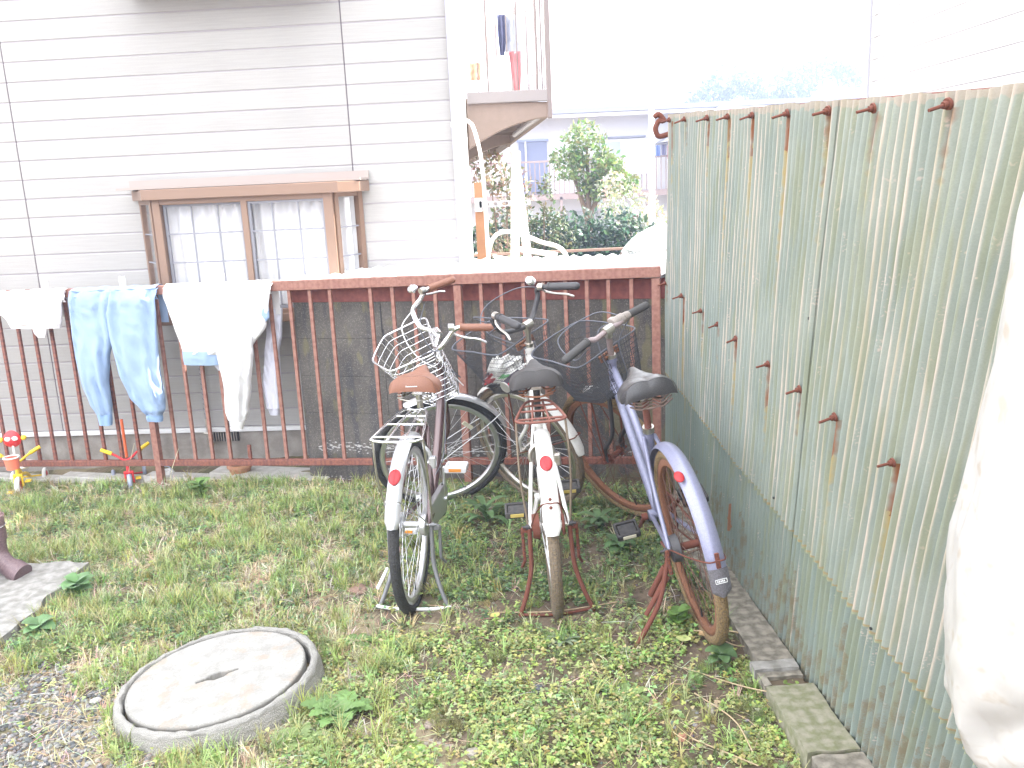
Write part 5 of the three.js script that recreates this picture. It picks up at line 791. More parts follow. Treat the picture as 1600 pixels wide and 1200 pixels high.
  if (c.saddleMark) { // small white script on the back of the saddle
    const g = []; for (let i = 0; i < 8; i++) { const z = (i - 3.9) * 0.0056, y = c.sh - 0.024 + i * 0.0002; g.push(tube([[0, y, z], [0, y + 0.0035 + (i === 0 ? 0.002 : 0), z + 0.0012], [0, y + 0.0005, z + 0.0026], [0, y + 0.0025, z + 0.0042]].map(p => [c.sx - 0.0188 + 0.5 * p[2] * p[2] * 1.0, p[1], p[2]]), 0.0009, 12, 4)); }
    part('script_mark', merge(g), std({ color: lin(0.85, 0.85, 0.85), roughness: 0.4 }), sad);
  }
  // fork
  const fc = hp(c.hty - 0.15); P('fork_crown', fr(merge([rbox(0.05, 0.03, 0.085, fc[0], fc[1], 0, 0.01)])), C.fork);
  for (const k of [-1, 1]) P('fork_blade', fr(tube([[fc[0], fc[1], k * 0.04], [lerp(fc[0], L, 0.45) - 0.008, lerp(fc[1], R, 0.55), k * 0.046], [L - 0.02, R + 0.06, k * 0.05], [L, R, k * 0.055]], 0.0095, 30, 10)), C.fork);
  P('steerer', fr(merge([cyl(hp(c.hty), hp(c.hy - 0.01), 0.0125, 0.0125, 14)])), C.stem);
  P('stem_clamp', fb(merge([cyl([cl[0], cl[1], -0.022], [cl[0], cl[1], 0.022], 0.02, 0.02, 14), cyl(hp(c.hy - 0.03), hp(c.hy + 0.012), 0.0155, 0.0165, 14)])), C.stemClamp || C.metal);
  // handlebar
  const gs = Math.cos(c.gsp) * 0.125, gz = Math.sin(c.gsp) * 0.125;
  const gd = c.gdrop || 0, gripE = k => [cl[0] - c.gb, c.gh - gd * 0.6, k * c.gw], gripS = k => [cl[0] - c.gb + gs, c.gh + 0.01 + gd * 0.4, k * (c.gw - gz)];
  const side = k => c.flat ? [[cl[0], cl[1], k * 0.02], [cl[0] - 0.0, lerp(cl[1], c.gh, 0.4), k * 0.07], gripS(k), gripE(k)] : [[cl[0], cl[1], k * 0.015], [cl[0] + 0.02, cl[1] + 0.004, k * 0.05], [cl[0] + 0.045, lerp(cl[1], c.gh, 0.22), k * 0.105], [cl[0] + 0.03, lerp(cl[1], c.gh, 0.8), k * (c.gw - gz - 0.015)], [cl[0] - c.gb + gs + 0.06, c.gh + 0.012, k * (c.gw - gz - 0.01)], gripS(k), gripE(k)];
  for (const k of [-1, 1]) P('handlebar', fb(tube(side(k), 0.0113, 70, 12)), C.bar);
  for (const k of [-1, 1]) { const s = gripS(k), e = gripE(k), d = V(...e).sub(V(...s)).normalize(), q = V(...e).addScaledVector(d, 0.004); P('grip', fb(merge([cyl(s, [q.x, q.y, q.z], 0.0165, 0.0165, 16), cyl(s, [s[0] + d.x * 0.008, s[1] + d.y * 0.008, s[2] + d.z * 0.008], 0.019, 0.019, 16), sph(q.x, q.y, q.z, 0.0163)])), C.grip); }
  if (!c.noLever) for (const k of [-1, 1]) { const s = V(...gripS(k)), d = V(...gripE(k)).sub(s).normalize(), b = s.clone().addScaledVector(d, -0.035), out = V(c.flat ? 0.9 : 0.25, -0.75, c.flat ? 0 : k * 0.35).normalize();
    const at = (p, q) => { const w = b.clone().addScaledVector(d, p).addScaledVector(out, q); return [w.x, w.y, w.z]; };
    P('brake_lever', fb(merge([cyl(at(-0.012, 0), at(0.012, 0), 0.0165, 0.0165, 12), tube([at(0, 0.012), at(0.012, 0.032), at(0.05, 0.045), at(0.10, 0.052), at(0.13, 0.066)], 0.0052, 40, 8)])), C.lever); }
  if (c.bell) { const s = V(...gripS(c.bell)), d = V(...gripE(c.bell)).sub(s).normalize(), b = s.clone().addScaledVector(d, -0.075); const g = merge([new THREE.SphereGeometry(0.024, 18, 8, 0, Math.PI * 2, 0, Math.PI / 2).scale(1, 0.7, 1), new THREE.CylinderGeometry(0.024, 0.024, 0.004, 18), cyl([0, -0.02, 0], [0, 0, 0], 0.007), sph(0, 0.017, 0, 0.005)]); g.rotateZ(c.bellTilt || 0).translate(b.x, b.y + 0.028, b.z); P('bell', fb(g), C.bellM || M.chrome); }
  if (C.shifter) { const s = V(...gripS(1)), d = V(...gripE(1)).sub(s).normalize(), q = f => { const w = s.clone().addScaledVector(d, f); return [w.x, w.y, w.z]; }; P('gear_shifter', fb(merge([cyl(q(-0.05), q(-0.004), 0.021, 0.023, 16), cyl(q(-0.062), q(-0.05), 0.016, 0.021, 16), cyl(q(0.0), q(0.03), 0.0195, 0.018, 16), rbox(0.03, 0.03, 0.03, ...q(-0.045), 0.008).translate(0.015, 0.006, 0)])), C.shifter); }
  // cables, given in the turned front's own metres relative to the clamp
  (c.cables || []).forEach(([pts, m]) => P('cable', fb(tube(pts.map(p => [cl[0] + p[0], cl[1] + p[1], p[2]]), 0.0026, 60, 6)), m || M.cable));
  (c.fixedCables || []).forEach(pts => P('cable', tube(pts, 0.0024, 50, 6), M.cable));
  // drive side
  const ck = c.crank, cx = k => [BB[0] + k * 0.15 * Math.cos(ck), BB[1] + k * 0.15 * Math.sin(ck), k * 0.062];
  P('chainring', new THREE.TorusGeometry(0.07, 0.005, 6, 30).translate(BB[0], BB[1], 0.05), C.chain); P('chainring_web', merge([0, 1, 2, 3, 4].map(i => box(0.07, 0.012, 0.003, 0.035, 0, 0).rotateZ(i * 1.2566).translate(BB[0], BB[1], 0.05))), C.chain);
  for (const k of [-1, 1]) {
    const e = cx(k); P('crank', merge([cyl([BB[0], BB[1], k * 0.055], e, 0.0085, 0.007, 10), cyl([BB[0], BB[1], k * 0.045], [BB[0], BB[1], k * 0.066], 0.014, 0.014, 12)]), C.crank);
    const pd = sub('pedal', t), q = k * 0.115, tl = c.pedalTilt || 0, T = g => g.rotateZ(tl).translate(e[0], e[1], 0);
    part('pedal_body', T(merge([rbox(0.012, 0.026, 0.088, 0.038, 0, q, 0.004), rbox(0.012, 0.026, 0.088, -0.038, 0, q, 0.004), rbox(0.085, 0.024, 0.01, 0, 0, q - k * 0.042, 0.004), rbox(0.085, 0.024, 0.01, 0, 0, q + k * 0.042, 0.004), rbox(0.06, 0.014, 0.07, 0, 0, q, 0.004), cyl([0, 0, k * 0.06], [0, 0, k * 0.16], 0.006)])), C.pedal, pd);
    part('pedal_reflector', T(rbox(0.004, 0.014, 0.052, -0.046, 0.001, q, 0.001)), C.pedalRef, pd);
  }
  if (c.chaincase) { const s = new THREE.Shape(); const r1 = 0.06, r2 = 0.036; s.absarc(BB[0], BB[1], r1, -Math.PI / 2, Math.PI / 2, false); s.lineTo(0, R + r2); s.absarc(0, R, r2, Math.PI / 2, -Math.PI / 2, false); s.closePath(); P('chain_case', new THREE.ExtrudeGeometry(s, { depth: 0.012, bevelEnabled: true, bevelSize: 0.006, bevelThickness: 0.006, bevelSegments: 3, curveSegments: 20 }).translate(0, 0, 0.04), C.case); }
  else P('chain', merge([cyl([BB[0], BB[1] + 0.07, 0.05], [0, R + 0.035, 0.05], 0.004, 0.004, 6), cyl([BB[0], BB[1] - 0.07, 0.05], [0, R - 0.035, 0.05], 0.004, 0.004, 6), new THREE.TorusGeometry(0.035, 0.006, 6, 24).translate(0, R, 0.05)]), C.chain);
  P('brake_drum', merge([cyl([0, R, -0.062], [0, R, -0.036], 0.044, 0.048, 22), cyl([0, R, -0.066], [0, R, -0.06], 0.018)]), C.drum);
  P('brake_arm', cyl([0.0, R - 0.01, -0.066], [0.15, 0.29, -0.06], 0.006, 0.006, 8), C.stand);
  for (const k of [-1, 1]) P('axle_nut', merge([cyl([0, R, k * 0.07], [0, R, k * 0.086], 0.011, 0.011, 6), cyl([0, R, k * 0.086], [0, R, k * 0.098], 0.005, 0.005, 8)]), C.nut || C.stand);
  // stand
  if (c.stand === 'double') {
    for (const k of [-1, 1]) { P('stand_leg', merge([tube([[0, R, k * 0.073], [-0.006, R - 0.07, k * 0.075], [-0.012, 0.17, k * 0.08], [-0.03, 0.08, k * 0.105], [-0.045, 0.006, k * 0.135]], 0.0085, 40, 8)]), C.stand); P('stand_spring', merge([rbox(0.012, 0.13, 0.012, 0.03, R - 0.08, k * 0.1, 0.004), rbox(0.02, 0.02, 0.03, 0.012, R - 0.015, k * 0.088, 0.004), cyl([0.03, R - 0.145, k * 0.1], [0.06, R - 0.18, k * 0.112], 0.006)]), C.stand); }
    if (c.standBar) P('stand_foot', tube([[-0.05, 0.016, -0.14], [-0.075, 0.02, -0.07], [-0.082, 0.022, 0], [-0.075, 0.02, 0.07], [-0.05, 0.016, 0.14]], 0.007, 30, 8), C.standBarM);
    if (!c.standBar) P('stand_bar', tube([[-0.045, 0.01, -0.135], [-0.06, 0.006, 0], [-0.045, 0.01, 0.135]], 0.006, 20, 6), C.stand);
    if (c.standPedal) P('stand_lever', cyl([0.02, 0.14, -0.11], [-0.07, 0.1, -0.13], 0.0065), C.standBarM || C.stand);
  } else {
    P('kickstand', tube([[0, R, -0.07], [0.0, R - 0.05, -0.085], [-0.02, 0.16, -0.14], [-0.05, 0.0 + c.standLift, -0.245]], 0.009, 40, 8), C.stand); P('stand_bracket', merge([rbox(0.03, 0.09, 0.014, 0.0, R - 0.04, -0.078, 0.004), cyl([0.01, R - 0.06, -0.09], [0.05, R - 0.17, -0.15], 0.011), cyl([0.0, R - 0.09, -0.09], [-0.02, R - 0.2, -0.19], 0.011, 0.008)]), C.stand);
  }
  // rear rack
  if (c.rack) {
    const y = c.rack.y, x0 = c.rack.x0, x1 = c.rack.x1, w = c.rack.w, rk = sub('rear_rack', t), r = 0.0052;
    part('rack_loop', tube([[x1, y + 0.012, -w * 0.55], [x0 + 0.05, y, -w], [x0 + 0.012, y - 0.002, -w * 0.93], [x0, y - 0.004, -w * 0.5], [x0 - 0.002, y - 0.004, 0], [x0, y - 0.004, w * 0.5], [x0 + 0.012, y - 0.002, w * 0.93], [x0 + 0.05, y, w], [x1, y + 0.012, w * 0.55], [x1 + 0.02, y + 0.014, 0]], r, 120, 8, true), C.rack, rk);
    for (const k of [-0.36, 0.36]) part('rack_bar', cyl([x0 + 0.006, y - 0.003, k * w], [x1 + 0.012, y + 0.012, k * w * 0.6], 0.0042), C.rack, rk);
    for (const f of [0.12, 0.55, 0.85]) part('rack_crossbar', cyl([lerp(x0, x1, f), lerp(y, y + 0.01, f), -w * lerp(1, 0.6, f)], [lerp(x0, x1, f), lerp(y, y + 0.01, f), w * lerp(1, 0.6, f)], 0.0042), C.rack, rk);
    for (const k of [-1, 1]) part('rack_stay', tube([[x0 + 0.05, y - 0.002, k * w], [x0 + 0.052, y - 0.03, k * (w + 0.003)], [x0 * 0.55 + 0.01, lerp(y, R, 0.5), k * (w * 0.5 + 0.048)], [0, R + 0.01, k * 0.077]], 0.0042, 40, 8), C.rackStay || C.rack, rk);
    part('rack_link', merge([cyl([x1 + 0.015, y + 0.012, -0.02], [sc[0] - 0.01, sc[1] + 0.03, -0.02], 0.004), cyl([x1 + 0.015, y + 0.012, 0.02], [sc[0] - 0.01, sc[1] + 0.03, 0.02], 0.004)]), C.rack, rk);
  }
  // ring lock on the seat stays
  if (c.lock) P('ring_lock', merge([new THREE.TorusGeometry(0.046, 0.009, 8, 24, Math.PI * 1.35).rotateZ(-0.55).rotateY(Math.PI / 2).translate(sc[0] * 0.62, lerp(R, sc[1], 0.7), 0), rbox(0.03, 0.05, 0.03, sc[0] * 0.62, lerp(R, sc[1], 0.7) - 0.02, 0.055, 0.008)]), C.lockM);
  // basket on the front
  if (c.basket) {
    const b = c.basket, bk = sub('front_basket', t), q = p => [cl[0] + p[0], p[1], p[2]], put = (n, g, m) => part(n, fr(g), m, bk);
    const rect = f => { const y = lerp(b.yb, b.yt, f), xa = lerp(b.xb0, b.xt0, f), xb = lerp(b.xb1, b.xt1, f), w = lerp(b.wb, b.wt, f), dy = f * b.dip; return [[xa, y - dy, -w * 0.98], [lerp(xa, xb, 0.5), y, -w], [xb - 0.03, y + dy * 0.6, -w * 0.97], [xb, y + dy, -w * 0.72], [xb + (b.bul || 0.012), y + dy * 1.1, 0], [xb, y + dy, w * 0.72], [xb - 0.03, y + dy * 0.6, w * 0.97], [lerp(xa, xb, 0.5), y, w], [xa, y - dy, w * 0.98], [xa - 0.004, y - dy, 0]]; };
    put('rim_wire', tube(rect(1).map(q), b.rim, 140, 8, true, 0.35), b.rimM || b.mat);
    for (let i = 0; i < b.rings; i++) put('ring_wire', tube(rect(i / b.rings).map(q), b.wire, 90, 5, true, 0.35), b.mat);
    const cr = f => new THREE.CatmullRomCurve3(rect(f).map(p => V(...q(p))), true, 'catmullrom', 0.35), top = cr(1), bot = cr(0), ups = [];
    for (let i = 0; i < b.uprights; i++) { const s = i / b.uprights, A = bot.getPoint(s), B = top.getPoint(s); ups.push(cyl([A.x, A.y, A.z], [B.x, B.y, B.z], b.wire, b.wire, b.uprights > 40 ? 4 : 5, true)); }
    if (b.uprights <= 40) ups.forEach(g => put('upright_wire', g, b.mat)); else put('mesh_side', merge(ups), b.mat);
    const fl = []; for (let i = 1; i < b.floor; i++) { const z = lerp(-b.wb, b.wb, i / b.floor); fl.push(cyl(q([b.xb0, b.yb, z]), q([b.xb1, b.yb, z]), b.wire, b.wire, 4, true)); } for (let i = 1; i < b.floor; i++) { const x = lerp(b.xb0, b.xb1, i / b.floor); fl.push(cyl(q([x, b.yb, -b.wb]), q([x, b.yb, b.wb]), b.wire, b.wire, 4, true)); }
    put('basket_floor', merge(fl), b.mat);
    put('basket_bracket', merge([tube([hp(c.hty + 0.02).map((v, i) => i === 0 ? v : v), q([b.xb0 - 0.01, c.hty + 0.03, 0.03]), q([b.xb0 + 0.004, c.hty + 0.03, 0.03])].map((p, i) => i ? p : [p[0], p[1], 0.01]), 0.006), tube([hp(c.hty + 0.02), q([b.xb0 - 0.01, c.hty + 0.03, -0.03]), q([b.xb0 + 0.004, c.hty + 0.03, -0.03])], 0.006), rbox(0.012, 0.03, 0.11, cl[0] + lerp(b.xb0, b.xt0, 0.4), c.hty + 0.03, 0, 0.004)]), b.bracketM);
    for (const k of [-1, 1]) put('basket_stay', cyl(q([b.xb1 - 0.08, b.yb, k * 0.08]), [L, R, k * 0.062], 0.004), C.stay);
    if (b.plate) put('name_plate', rbox(0.004, 0.07, b.wb * 1.5, cl[0] + b.xb1 + 0.03, lerp(b.yb, b.yt, 0.45), 0, 0.002), b.plate);
  }
  // lamp driven by the front tyre
  if (c.dynamo) { const dx = fc[0] + 0.02; P('dynamo_lamp', fr(merge([cyl([dx + 0.02, 0.56, -0.075], [dx + 0.1, 0.555, -0.075], 0.02, 0.033, 16), cyl([dx + 0.1, 0.555, -0.075], [dx + 0.106, 0.555, -0.075], 0.033, 0.031, 16), cyl([dx + 0.02, 0.5, -0.065], [dx + 0.02, 0.6, -0.065], 0.015), box(0.02, 0.014, 0.05, dx + 0.02, 0.55, -0.05)])), C.lamp); }
  return { t, S, cl, L, hp };
}
const chromeKit = { tyreR: M.tyre, tyreF: M.tyre, rim: M.alu, spoke: M.spoke, hub: M.alu, fender: M.silverFender, stay: M.alu, frame: M.plum, metal: M.chrome, brass: M.chromeDull, post: M.chromeDull, saddle: M.tan, spring: M.chromeDull, fork: M.plum, stem: M.alu, bar: M.chrome, grip: M.tan, lever: M.chrome, chain: M.darkGrey, crank: M.alu, pedal: M.clearPlastic, pedalRef: M.amber, case: M.alu, drum: M.silverFender, stand: M.dull, standBarM: M.whitePlastic, rack: M.chrome, rackStay: M.chromeDull, lockM: M.silverFender, lamp: M.alu };
makeBike({ label: 'plum bicycle with tan saddle and wire basket, nearest the washing', x: -0.408, z: -3.145, y0: -0.03, head: 0.094, lean: 0.016, steer: 1.84, barSteer: 2.06, L: 1.049, sx: 0.15, sh: 0.857, hy: 0.935, hty: 0.789, gb: 0.2, gw: 0.242, gh: 1.0, gsp: 0.392, bbx: 0.43, seatTop: [0.255, 0.80, 0], curvedTube: true, fEnd: -19, fw: 0.055, ff0: 88, ff1: 186, refl: 131, stayUp: 15, crank: 1.75, chaincase: true, stand: 'double', standBar: true, standPedal: true, wheelReflector: 3.6, lock: true, bell: 1, bellTilt: 0.1, saddleMark: true, gdrop: 0.052, mats: chromeKit,
  rack: { y: 0.72, x0: -0.20, x1: 0.15, w: 0.088 },
  basket: { xb0: 0.05, xb1: 0.19, xt0: 0.035, xt1: 0.26, bul: 0.05, yb: 0.66, yt: 0.955, wb: 0.105, wt: 0.155, dip: 0.01, rim: 0.0048, wire: 0.0022, rings: 9, uprights: 16, floor: 10, mat: M.chrome, bracketM: M.chrome },
  cables: [[[[0.03, 0.05, 0.19], [0.12, 0.02, 0.15], [0.13, -0.1, 0.06], [0.05, -0.25, 0.02], [0.03, -0.33, 0.0]], M.whitePlastic], [[[0.03, 0.05, -0.19], [0.11, 0.03, -0.12], [0.1, -0.08, -0.05], [0.04, -0.22, 0.01]]], [[[-0.03, 0.04, 0.19], [0.05, 0.0, 0.1], [0.06, -0.12, 0.03], [0.02, -0.3, 0.025]]]],
  fixedCables: [[[0.72, 0.78, 0.03], [0.66, 0.6, 0.035], [0.55, 0.42, 0.035], [0.42, 0.31, -0.03], [0.1, 0.32, -0.06]]] });
const whiteKit = { ...chromeKit, tyreR: M.tyreDusty, tyreF: M.tyreDusty, rim: M.chromeDull, fender: M.whitePaint, ffender: M.whitePaint, stay: M.rust, frame: M.whitePaint, brass: M.chromeDull, saddle: M.blackDusty, spring: M.rustOrange, post: M.blackDusty, fork: M.whitePaint, stem: M.chromeDull, bar: M.darkGrey, grip: M.darkGrey, lever: M.chromeDull, chain: M.rust, crank: M.rust, pedal: M.greyGrip, pedalRef: M.yellowLens, drum: M.rust, stand: M.rust, nut: M.darkGrey, rack: M.rustBrown, rackStay: noisy([0.25, 0.2, 0.14], [0.16, 0.12, 0.09], 1, 20, 0.8), lockM: M.chromeDull, lamp: M.chromeDull, hub: M.chromeDull, metal: M.chromeDull };
const b2 = makeBike({ label: 'white bicycle with dusty black saddle and litter in its mesh basket, in the middle', x: 0.127, z: -3.005, y0: 0.0, head: -0.011, lean: -0.044, steer: 0.81, L: 1.029, sx: 0.10, sh: 0.869, hy: 0.95, hty: 0.838, gb: 0.157, gw: 0.192, gh: 1.04, gsp: 0.288, bbx: 0.43, seatTop: [0.22, 0.81, 0], curvedTube: false, fEnd: -16, fw: 0.058, ff0: 55, ff1: 184, refl: 123, stayUp: 17, stayRivets: true, crank: -0.1, chaincase: false, stand: 'double', bell: 1, bellTilt: 0.9, gdrop: 0.014, mats: whiteKit, lock: true, pedalTilt: 0.15,
  rack: { y: 0.735, x0: -0.045, x1: 0.17, w: 0.085 },
  basket: { xb0: 0.06, xb1: 0.27, xt0: 0.05, xt1: 0.37, yb: 0.68, yt: 0.915, wb: 0.12, wt: 0.17, dip: 0.02, rim: 0.0035, wire: 0.001, rings: 9, uprights: 110, floor: 26, mat: M.wireBlack, rimM: M.cable, bracketM: M.rustOrange },
  cables: [[[[-0.02, 0.1, -0.15], [0.12, 0.12, -0.16], [0.2, 0.05, -0.05], [0.1, -0.02, 0.06], [0.03, -0.12, 0.03]]], [[[-0.02, 0.1, 0.16], [0.14, 0.12, 0.14], [0.22, 0.1, 0.0], [0.16, 0.03, -0.1], [0.04, -0.1, -0.02]]], [[[-0.03, 0.08, -0.16], [0.1, 0.02, -0.14], [0.12, -0.08, -0.04], [0.02, -0.2, 0.02]]]] });
const blueKit = { ...whiteKit, tyreR: M.tyreMud, tyreF: M.tyreMud, rim: M.rustOrange, rimF: M.rustOrange, spoke: M.spokeRust, fender: M.lavender, frame: M.lavender, saddle: phy({ map: tex(256, 256, (i, j) => { const v = fbm(i / 40, j / 40, 4), s = sstep(0.3, 0.5, fbm(i / 20 + 9, j / 20, 4)); return mix3([0.032, 0.031, 0.034].map(q => q + 0.015 * v), [0.10, 0.088, 0.08], s); }, true, 2, 2), roughness: 0.35, clearcoat: 0.3, clearcoatRoughness: 0.3 }), fork: M.darkGrey, stem: noisy([0.28, 0.22, 0.21], [0.16, 0.11, 0.1], 1.1, 24, 0.6, { rep: 3 }), stemClamp: M.chromeDull, shifter: noisy([0.34, 0.31, 0.28], [0.2, 0.16, 0.14], 1, 20, 0.6), bar: noisy([0.32, 0.27, 0.28], [0.2, 0.14, 0.13], 1.1, 24, 0.5, { rep: 3 }), grip: M.greyGrip, stay: M.rust, hub: M.rust, drum: M.darkGrey, pedal: M.blackDusty, pedalRef: M.paleLens, post: M.rustBrown, spring: noisy([0.2, 0.14, 0.11], [0.12, 0.08, 0.07], 1, 20, 0.7), lamp: M.rustOrange };
makeBike({ label: 'rusty lavender blue bicycle leaning beside the corrugated wall', x: 0.62, z: -2.737, y0: 0.023, head: -0.085, lean: -0.177, steer: 0.556, L: 1.051, sx: 0.15, sh: 0.859, hy: 0.948, hty: 0.811, gb: -0.012, gw: 0.228, gh: 0.941, gsp: 1.559, flat: true, bbx: 0.43, seatTop: [0.26, 0.80, 0], curvedTube: false, flap: true, fEnd: 1, fw: 0.058, ff0: 90, ff1: 100, refl: 119, reflZ: -0.027, reflS: 0.7, stayUp: 17, stayPlate: true, crank: 2.5, chaincase: false, stand: 'side', standLift: 0.045, wavySpring: true, dynamo: false, bell: 0, noLever: true, mats: blueKit, pedalTilt: 0.3,
  basket: { xb0: 0.06, xb1: 0.27, xt0: 0.05, xt1: 0.37, yb: 0.68, yt: 0.90, wb: 0.12, wt: 0.17, dip: 0.03, rim: 0.0032, wire: 0.0014, rings: 9, uprights: 130, floor: 26, mat: M.wireBlack, rimM: M.cable, bracketM: M.rustOrange },
  cables: [[[[0.0, 0.01, 0.1], [0.12, 0.05, 0.06], [0.2, 0.02, -0.1], [0.1, -0.06, -0.14], [0.0, -0.02, -0.12]]], [[[0.01, 0.0, 0.09], [0.06, 0.0, 0.0], [0.05, -0.1, -0.04], [0.02, -0.24, -0.03]]], [[[0.0, 0.0, 0.14], [0.04, -0.08, 0.06], [0.03, -0.2, 0.03], [0.05, -0.33, 0.02]]]] });
{ // extras of the blue bicycle: gear shifter, sticker band, mudguard label
  const t = scene.children[scene.children.length - 1];
  const R = 0.33, e = (180 - 6) * Math.PI / 180;
  const lb = sub('mudguard_label', t); const F = g => { g.rotateZ(e - Math.PI).translate(0.3548 * Math.cos(e), R + 0.3548 * Math.sin(e), 0); return g; };
  part('label_frame', F(merge([box(0.0015, 0.0015, 0.034, 0, 0.006, 0), box(0.0015, 0.0015, 0.034, 0, -0.006, 0), box(0.0015, 0.012, 0.0015, 0, 0, 0.017), box(0.0015, 0.012, 0.0015, 0, 0, -0.017)])), M.whitePlastic, lb);
  part('label_mark', F(merge([-0.011, -0.006, -0.001, 0.004, 0.009].map((z, i) => box(0.0015, 0.005 + 0.001 * (i % 2), 0.003, 0, 0, z)))), M.whitePlastic, lb);
}
{ // litter lying in the white bicycle's basket
  const W = new THREE.Matrix4(); b2.t.updateMatrixWorld(true); W.multiplyMatrices(b2.t.matrixWorld, b2.S); const at = (x, y, z) => V(b2.cl[0] + x, y, z).applyMatrix4(W);
  const bag = at(0.17, 0.765, -0.06), t = thing('snack_bag', 'crumpled white snack bag in the white bicycle basket', 'bag', [bag.x, bag.y, bag.z], 0.3);
  const pr = tex(256, 256, (i, j) => { let c = [0.78, 0.77, 0.74]; const v = fbm(i / 18, j / 18, 3); if (v > 0.3) c = mix3(c, [0.16, 0.15, 0.2], 0.8); if (Math.hypot(i - 90, j - 90) < 20) c = [0.2, 0.5, 0.22]; if (i > 180 && j > 120 && j < 150) c = [0.55, 0.55, 0.08]; return c; });
  const crumple = (w, h, d, seed) => surf((u, v) => { const a = u * 6.283, q = Math.sin(v * Math.PI), x = w * Math.cos(a) * Math.pow(q, 0.5), y = h * -Math.cos(v * Math.PI), z = d * Math.sin(a) * q; const n = 0.02 * n3(x * 22 + seed, y * 22, z * 22) + 0.016 * Math.abs(n3(x * 45, y * 45 + seed, z * 45)) + 0.006 * n3(x * 90, y * 90 + seed, z * 90); return [x + n, y + n * 0.8, z + n]; }, 46, 34);
  part('bag_body', crumple(0.055, 0.06, 0.035, 3), phy({ map: pr, roughness: 0.3, clearcoat: 0.4, side: THREE.DoubleSide }), t); part('bag_fold', crumple(0.035, 0.04, 0.02, 8).rotateZ(0.7).translate(-0.05, 0.015, 0.02), phy({ color: lin(0.8, 0.79, 0.77), roughness: 0.35, side: THREE.DoubleSide }), t);
  const cp = at(0.11, 0.735, -0.10), can = thing('drink_can', 'dark can with crimson stripe and ribbed silver end in the white bicycle basket', 'can', [cp.x, cp.y, cp.z]); can.rotation.set(0.95, 0, -0.8, 'YXZ');
  can.quaternion.setFromUnitVectors(V(0, 1, 0), V(0.62, 0.38, -0.62).normalize());
  part('can_body', new THREE.CylinderGeometry(0.026, 0.026, 0.1, 26), std({ map: tex(128, 64, (i, j) => { const q = i % 64; return q < 16 ? [0.35, 0.02, 0.05] : q < 20 ? [0.7, 0.7, 0.68] : q < 32 ? [0.04, 0.03, 0.05] : q < 36 && j > 20 ? [0.65, 0.65, 0.65] : [0.05, 0.035, 0.05]; }), roughness: 0.3, metalness: 0.3 }), can);
  const rib = []; for (let i = -5; i <= 5; i++) rib.push(box(0.0022, 0.003, 2 * Math.sqrt(0.024 ** 2 - (i * 0.004) ** 2), i * 0.004, -0.0525, 0)); part('can_end', merge([cyl([0, -0.0525, 0], [0, -0.049, 0], 0.0262, 0.0266, 24), new THREE.TorusGeometry(0.025, 0.002, 6, 26).rotateX(Math.PI / 2).translate(0, -0.0525, 0), ...rib]), std({ color: lin(0.5, 0.48, 0.46), metalness: 0.6, roughness: 0.4 }), can);
  const wp = at(0.25, 0.735, -0.095), wr = thing('wrapper', 'dark wrapper with red corner under the snack bag', 'wrapper', [wp.x, wp.y, wp.z]); part('wrapper_body', crumple(0.04, 0.035, 0.03, 21), std({ map: tex(64, 64, (i, j) => i < 26 && j > 24 ? [0.4, 0.05, 0.05] : (i + j) % 21 < 2 ? [0.7, 0.7, 0.7] : [0.05, 0.045, 0.05]), roughness: 0.35, side: THREE.DoubleSide }), wr);
}
// ---------- plants and stones of the yard ----------
const onSlab = (x, z) => (x < -1.96 && z > -3.79 && z < -2.9) || Math.hypot(x + 0.998, z + 2.615) < 0.335 || x > 0.80 + (z + 3.2) * 0.045 - 0.115;
const behind = (x, z) => { const s = (x - FA.x) * FD.x + (z - FA.z) * FD.z, o = (x - FA.x) * FN.x + (z - FA.z) * FN.z; return o < -0.02 ? 2 : o < 0.02 ? 1 : 0; };
const gravelAt = (x, z) => sstep(0.12, -0.12, (x + 1.22) + (z + 2.4) * -0.75 + 0.10 * n2(x * 5, z * 5) ) * sstep(-2.95, -2.75, z + 0.1 * n2(x * 4, 9));
const bareAt = (x, z) => sstep(-0.02, 0.32, fbm(x * 2.3 + 7, z * 2.3, 3) + 0.36 * sstep(0.2, 0.5, x) * sstep(-2.75, -2.4, z) + 0.1 * sstep(-0.5, 0.1, x) + 0.1 * sstep(0.75, 0.35, Math.hypot(x - 0.05, (z + 3.0) * 1.3)) + (Math.hypot(x + 0.6, z + 3.15) < 0.28 ? 0.35 : 0));
const tyres = [[-0.417, -3.139], [0.127, -3.005], [0.64, -2.72], [-0.42, -3.06], [-0.5, -3.08]];
const byTyre = (x, z) => tyres.some(t => Math.hypot(x - t[0], z - t[1] - 0.07) < 0.12);
const spot = (dens) => { for (let k = 0; k < 60; k++) { const z = -5.25 + 3.45 * Math.pow(rnd(), 0.82), x = rr(-3.4, 0.86); const lim = 0.66 * -z + 0.25; if (Math.abs(x) > lim + 0.2) continue; if (onSlab(x, z) || behind(x, z) === 2) continue; if (byTyre(x, z) && rnd() < 0.82) continue; if (rnd() > dens(x, z)) continue; return [x, z]; } return null; };
